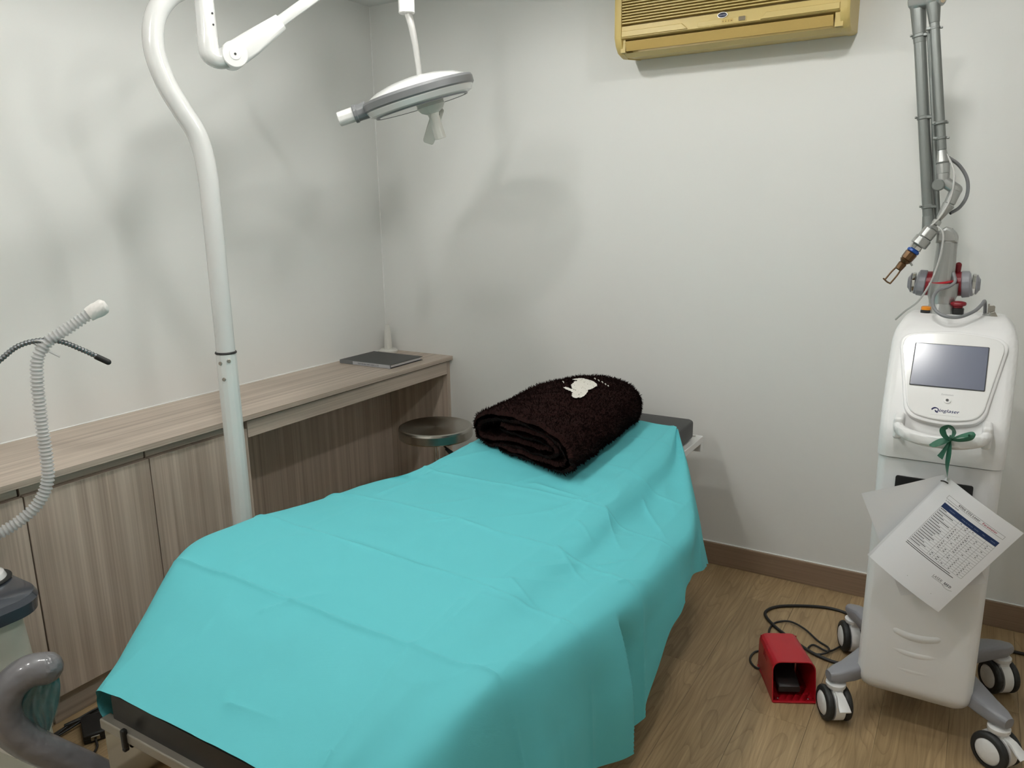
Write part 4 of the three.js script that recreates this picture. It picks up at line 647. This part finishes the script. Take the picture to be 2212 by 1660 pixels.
/* ---------- red foot switch and floor cables ---------- */
{
  const p = thing('foot_switch', 'red metal hooded foot switch on the floor beside the laser machine', 'foot pedal', [2.258, 0, 0.822], 0.48);
  // local: front edge at z=0, hood runs to -z
  const out = (hw, h, r) => { const s = new THREE.Shape(); s.moveTo(-hw, 0); s.lineTo(-hw, h - r); s.quadraticCurveTo(-hw, h, -hw + r, h); s.lineTo(hw - r, h); s.quadraticCurveTo(hw, h, hw, h - r); s.lineTo(hw, 0); return s; };
  const hood = out(0.066, 0.125, 0.03); const inn = new THREE.Path(); { const hw = 0.063, h = 0.122, r = 0.028; inn.moveTo(-hw, 0.006); inn.lineTo(hw, 0.006); inn.lineTo(hw, h - r); inn.quadraticCurveTo(hw, h, hw - r, h); inn.lineTo(-hw + r, h); inn.quadraticCurveTo(-hw, h, -hw, h - r); } hood.holes.push(inn);
  const hg = new THREE.ExtrudeGeometry(hood, { depth: 0.2, bevelEnabled: false, curveSegments: 10 }); hg.translate(0, 0, -0.2); { const q = hg.attributes.position; for (let i = 0; i < q.count; i++) { const t = -q.getZ(i) / 0.2, y = q.getY(i); q.setX(i, q.getX(i) * (1 - 0.08 * t)); q.setY(i, y > 0.02 ? y * (1 - 0.05 * t) : y); q.setZ(i, q.getZ(i) - (1 - t) * 0.025 * clamp(y / 0.12)); } }
  obj('hood', toCreasedNormals(hg, 0.5), M.red, p);
  obj('back_plate', box(-0.058, 0.058, 0.002, 0.112, -0.2, -0.197, 0.001), M.red, p);
  obj('base_plate', box(-0.064, 0.064, 0.001, 0.006, -0.195, 0.004, 0.001), M.red, p);
  const ped = obj('pedal', loft([[-0.15, 0.050, 0.018], [-0.09, 0.046, 0.02], [-0.035, 0.030, 0.022], [-0.028, 0.028, 0.018]].map(([z, y, t]) => rrect(0.033, t / 2, 0.004, 3).map(([a, b]) => V(a - 0.008, y + b, z)))), M.black, p);
  obj('pedal_bracket', [box(-0.035, 0.02, 0.006, 0.035, -0.15, -0.1, 0.002), box(-0.04, -0.034, 0.03, 0.1, -0.16, -0.1, 0.001), box(0.026, 0.032, 0.03, 0.1, -0.16, -0.1, 0.001)], M.steel, ped);
  obj('screw', cyl([-0.046, 0.006, -0.012], [-0.046, 0.0085, -0.012], 0.003), M.steel, p); obj('screw', cyl([0.046, 0.006, -0.012], [0.046, 0.0085, -0.012], 0.003), M.steel, p);
  for (let i = 0; i < 4; i++) { const z = -0.095 - i * 0.012; obj('louvre', tube([[-0.0635, 0.085, z + 0.004], [-0.0615, 0.1, z], [-0.052, 0.116, z - 0.004]], 0.0016, 8, 6), M.darkRed, p); }
  const tx = canvasTex(256, 128, (g, w, h) => { g.fillStyle = '#ad1626'; g.fillRect(0, 0, w, h); g.fillStyle = '#3a0a10'; g.textAlign = 'center'; g.font = 'bold 34px sans-serif'; g.fillText('IPX1', 128, 50); g.font = 'italic bold 40px sans-serif'; g.fillText('Kinglaser', 128, 100); });
  obj('print', new THREE.BoxGeometry(0.05, 0.0003, 0.024).rotateX(-0.03).translate(0.005, 0.1223, -0.09), mat(0xffffff, 0.35, 0, { map: tx }), p);
  // cables
  single('floor_cable', tube([[2.165, 0.03, 0.655], [2.147, 0.012, 0.675], [2.118, 0.005, 0.70], [2.085, 0.004, 0.665], [2.085, 0.004, 0.61], [2.118, 0.004, 0.565], [2.108, 0.004, 0.50], [2.095, 0.004, 0.43], [2.105, 0.004, 0.375], [2.145, 0.010, 0.355], [2.2, 0.012, 0.38], [2.26, 0.005, 0.43], [2.30, 0.008, 0.465], [2.30, 0.012, 0.505], [2.27, 0.006, 0.52], [2.24, 0.005, 0.50], [2.25, 0.008, 0.47], [2.30, 0.01, 0.49], [2.33, 0.008, 0.44], [2.345, 0.005, 0.39], [2.40, 0.006, 0.35], [2.47, 0.03, 0.34], [2.5, 0.1, 0.392]], 0.0035, 260, 8), M.black, 'thin black cable from the red foot switch', 'cable');
  single('floor_cable', tube([[2.45, 0.05, 0.392], [2.40, 0.012, 0.30], [2.34, 0.006, 0.195], [2.26, 0.006, 0.175], [2.15, 0.006, 0.215], [2.075, 0.006, 0.27], [2.055, 0.006, 0.33], [2.10, 0.006, 0.40], [2.19, 0.006, 0.475], [2.27, 0.006, 0.525], [2.34, 0.006, 0.54], [2.42, 0.006, 0.52], [2.5, 0.006, 0.45], [2.6, 0.006, 0.30], [2.75, 0.006, 0.2], [2.9, 0.006, 0.175], [3.1, 0.006, 0.22], [3.3, 0.006, 0.19]], 0.0055, 260, 10), M.black, 'thick black power cord looped on the floor behind the laser machine', 'cable');
}

/* ---------- smoke evacuator and hose at the left ---------- */
{
  const e = thing('smoke_evacuator', 'cream wheeled suction unit with a dark grey lid at the left edge', 'machine', [0, 0, 0]);
  const cx = 0.585, cz = 2.36;
  const R = (y, a, b, r) => rrect(a, b, r, 8).map(([u, w]) => V(cx + u, y, cz + w)).reverse();
  obj('body', loft([R(0.10, 0.13, 0.19, 0.06), R(0.3, 0.125, 0.18, 0.06), R(0.56, 0.115, 0.165, 0.06)]), M.cream, e);
  const lid = obj('lid', loft([R(0.545, 0.118, 0.17, 0.06), R(0.555, 0.142, 0.20, 0.075), R(0.585, 0.145, 0.205, 0.08), R(0.600, 0.138, 0.198, 0.075), R(0.604, 0.12, 0.18, 0.06)], true, 0.4), mat([0.045, 0.052, 0.068], 0.22, 0, { clearcoat: 0.5, clearcoatRoughness: 0.1 }), e);
  obj('dial', lathe([[0, 0.026], [0.04, 0.024], [0.05, 0.018], [0.055, 0.006], [0.055, 0], [0, 0]], 40, 0.5).translate(0.545, 0.604, 2.225), M.whiteGloss, lid);
  obj('dial_ring', lathe([[0.055, 0], [0.066, 0.002], [0.066, 0.004], [0.055, 0.006]], 40).translate(0.545, 0.604, 2.225), M.black, lid);
  const bt = obj('button', lathe([[0, 0.016], [0.014, 0.016], [0.016, 0.013], [0.016, 0], [0, 0]], 30, 0.5).translate(0.668, 0.604, 2.285), M.chrome, lid);
  obj('button_face', new THREE.CylinderGeometry(0.0125, 0.0125, 0.002, 24).translate(0.668, 0.6205, 2.285), mat([0.02, 0.14, 0.42], 0.35), bt);
  obj('button_plate', lathe([[0, 0.003], [0.026, 0.002], [0.027, 0], [0, 0]], 30).translate(0.668, 0.6042, 2.285), M.offWhite, lid);
  obj('base_shell', loft([[0.03, 0.2, 0.24], [0.05, 0.205, 0.245], [0.09, 0.2, 0.24], [0.12, 0.16, 0.2]].map(([y, a, b]) => rrect(a, b, 0.09, 8).map(([u, w]) => V(cx + 0.03 + u, y, cz + 0.06 + w)).reverse())), M.cream, e);
  for (const [sx, sz] of [[-1, -1], [1, -1], [-1, 1], [1, 1]]) obj('caster', cyl([cx + 0.03 + sx * 0.15 - 0.012, 0.024, cz + 0.06 + sz * 0.17], [cx + 0.03 + sx * 0.15 + 0.012, 0.024, cz + 0.06 + sz * 0.17], 0.024), M.rubber, e);
  // padded grey horseshoe grip in clear film
  const pad = mat([0.17, 0.165, 0.175], 0.35, 0, { clearcoat: 0.7, clearcoatRoughness: 0.1, bumpMap: withRepeat(fuzz, 0.25, 0.12), bumpScale: 0.004 });
  obj('grip', capTube([[0.862, 0.482, 2.256], [0.848, 0.486, 2.284], [0.832, 0.465, 2.318], [0.824, 0.425, 2.338], [0.824, 0.375, 2.338], [0.836, 0.318, 2.312], [0.856, 0.262, 2.27], [0.88, 0.2, 2.22], [0.905, 0.13, 2.168]], 0.037, 70, 20), pad, e, 'thick grey curved grip wrapped in clear film');
  obj('grip_shell', capTube([[0.80, 0.33, 2.335], [0.84, 0.255, 2.27], [0.87, 0.185, 2.205], [0.892, 0.11, 2.15]], 0.032, 40, 16), M.whiteGloss, e);
  const tl = [[0.868, 0.478, 2.243], [0.872, 0.43, 2.236], [0.868, 0.37, 2.246], [0.857, 0.31, 2.27]], tr = [[0.85, 0.47, 2.275], [0.832, 0.43, 2.315], [0.830, 0.38, 2.32], [0.838, 0.32, 2.306]];
  const A = curve(tl), B = curve(tr), FP = [], FI = [], FU = []; const fn = 26, fm = 18;
  for (let i = 0; i <= fn; i++) for (let j = 0; j <= fm; j++) { const a = A.getPoint(i / fn), b = B.getPoint(i / fn), t = j / fm, p = a.lerp(b, t); const w = 0.004 * Math.sin(t * 26 + 2 * Math.sin(i * 0.3)) + 0.006 * nz(t * 7, i * 0.25, 3); FP.push(p.x + w * 0.8 + 0.03 * Math.sin(Math.PI * t) * 0.3, p.y, p.z + w * 0.5); FU.push(t, i / fn); }
  for (let i = 0; i < fn; i++) for (let j = 0; j < fm; j++) { const a = i * (fm + 1) + j; FI.push(a, a + 1, a + fm + 1, a + 1, a + fm + 2, a + fm + 1); }
  const fg = new THREE.BufferGeometry(); fg.setAttribute('position', new THREE.Float32BufferAttribute(FP, 3)); fg.setAttribute('uv', new THREE.Float32BufferAttribute(FU, 2)); fg.setIndex(FI); fg.computeVertexNormals();
  obj('film', fg, mat([0.75, 0.85, 0.85], 0.06, 0, { transmission: 0.9, thickness: 0, ior: 1.5, clearcoat: 1 }), e, 'creased clear plastic film');
  const inner = fg.clone(); inner.translate(-0.022, 0.0, -0.012); obj('reflection_strip', inner, mat([0.035, 0.2, 0.22], 0.6), e, 'added dark teal strip imitating the sheet reflected in the film');  // added strip: colours in the turquoise sheet mirrored by the film
  // gooseneck holder and corrugated hose
  const gn = curve([[0.50, 0.60, 2.33], [0.50, 0.9, 2.30], [0.53, 1.04, 2.24], [0.563, 1.106, 2.176], [0.591, 1.157, 2.119], [0.609, 1.187, 2.081], [0.629, 1.196, 2.041], [0.649, 1.189, 2.001], [0.67, 1.161, 1.958], [0.682, 1.142, 1.933]]);
  const rr = []; { const n = 520, m = 10; for (let i = 0; i <= n; i++) { const t = i / n, p = gn.getPointAt(t), tg = gn.getTangentAt(t), s = V(0, 1, 0.3).cross(tg).normalize(), u = tg.clone().cross(s), r = 0.0062 + 0.0009 * Math.sin(i * 1.3); rr.push(Array.from({ length: m }, (_, k) => p.clone().addScaledVector(s, r * Math.cos(k / m * 6.2832)).addScaledVector(u, r * Math.sin(k / m * 6.2832)))); } }
  const goose = obj('gooseneck', loft(rr, true, 0), mat([0.2, 0.21, 0.22], 0.25, 0.9), e, 'flexible dark metal gooseneck arm');
  obj('end_sleeve', capTube([[0.682, 1.141, 1.933], [0.693, 1.124, 1.911]], 0.0076, 4, 14), M.black, goose);
  const hs = curve([[0.56, 0.60, 2.42], [0.535, 0.67, 2.33], [0.548, 0.706, 2.215], [0.567, 0.722, 2.168], [0.588, 0.747, 2.125], [0.605, 0.783, 2.089], [0.616, 0.833, 2.067], [0.619, 0.894, 2.062], [0.619, 0.968, 2.061], [0.62, 1.04, 2.059], [0.622, 1.111, 2.055], [0.626, 1.155, 2.048], [0.636, 1.188, 2.028], [0.653, 1.213, 1.993], [0.671, 1.239, 1.955], [0.683, 1.257, 1.930]]);
  const N = 900, m = 18, secs = []; const turns = 95;
  for (let i = 0; i <= N; i++) { const t = i / N, p = hs.getPointAt(t), tg = hs.getTangentAt(t), s = V(0.8, 0.1, 0.6).cross(tg).normalize(), u = tg.clone().cross(s), r = 0.0138 + 0.0022 * Math.cos(t * turns * Math.PI * 2); secs.push(Array.from({ length: m }, (_, k) => p.clone().addScaledVector(s, r * Math.cos(k / m * 6.2832)).addScaledVector(u, r * Math.sin(k / m * 6.2832)))); }
  const hose = obj('corrugated_hose', loft(secs, false, 0), mat([0.80, 0.80, 0.80], 0.3, 0, { transmission: 0.55, thickness: 0 }), e, 'translucent corrugated suction hose');
  const tip = []; for (let i = 0; i <= 14; i++) { const t = i / 14, c = V(0.679 + 0.02 * t, 1.25 + 0.0235 * t, 1.938 - 0.04 * t), ax = V(0.02, 0.0235, -0.04).normalize(), s = V(0, 1, 0).cross(ax).normalize(), u = ax.clone().cross(s), r = 0.0175 + 0.0025 * Math.sin(t * 3) - (t > 0.85 ? (t - 0.85) * 0.05 : 0); tip.push(Array.from({ length: 24 }, (_, k) => { const a = k / 24 * 6.2832, q = r * (1 + 0.12 * nz(Math.cos(a) * 2, Math.sin(a) * 2, t * 3)); return c.clone().addScaledVector(s, q * Math.cos(a)).addScaledVector(u, q * Math.sin(a)); })); }
  obj('gauze_cover', loft(tip, true, 0.9), mat([0.78, 0.76, 0.73], 0.85), hose, 'crumpled white cover over the hose end');
  obj('cable_tie', [new THREE.TorusGeometry(0.017, 0.0022, 8, 26).rotateX(0.9).rotateY(0.5).translate(0.628, 1.187, 2.037), tube([[0.632, 1.178, 2.04], [0.645, 1.165, 2.025], [0.655, 1.152, 2.01]], 0.003, 8, 8)], mat([0.75, 0.75, 0.74], 0.3, 0, { transmission: 0.3, thickness: 0 }), hose);
}

/* ---------- adapter box and cable on the floor at the left ---------- */
{
  const a = thing('power_adapter', 'black power adapter box on the floor beside the foot of the bed', 'adapter', [0.50, 0, 1.99], -0.46);
  obj('case', loft([[0, 0.05, 0.029], [0.003, 0.052, 0.031], [0.026, 0.052, 0.031], [0.03, 0.049, 0.028]].map(([y, p, q]) => rrect(p, q, 0.006, 4).map(([u, w]) => V(u, y, w)).reverse())), M.black, a);
  obj('case_seam', box(-0.0525, 0.0525, 0.0145, 0.0155, -0.0312, 0.0312, 0.0003), M.rubber, a);
  obj('socket', box(0.05, 0.056, 0.008, 0.022, -0.012, 0.012, 0.002), M.steel, a);
  single('adapter_cable', tube([[0.552, 0.012, 2.016], [0.58, 0.006, 2.03], [0.60, 0.006, 2.07], [0.57, 0.006, 2.12], [0.50, 0.006, 2.14]], 0.0035, 40, 8), M.black, 'black cable leaving the near end of the power adapter', 'cable');
  single('coiled_cable', tube([[0.66, 0.006, 1.60], [0.55, 0.006, 1.72], [0.46, 0.006, 1.83], [0.415, 0.006, 1.95], [0.41, 0.012, 2.03], [0.43, 0.012, 1.97], [0.447, 0.012, 1.90], [0.44, 0.012, 1.87], [0.42, 0.014, 1.93], [0.415, 0.008, 2.02], [0.43, 0.006, 2.07], [0.438, 0.012, 2.03], [0.43, 0.014, 1.96], [0.41, 0.006, 2.0], [0.42, 0.006, 2.1]], 0.0038, 160, 8), M.black, 'coiled black cable on the floor between cabinet and adapter', 'cable');
}

renderer.render(scene, camera);
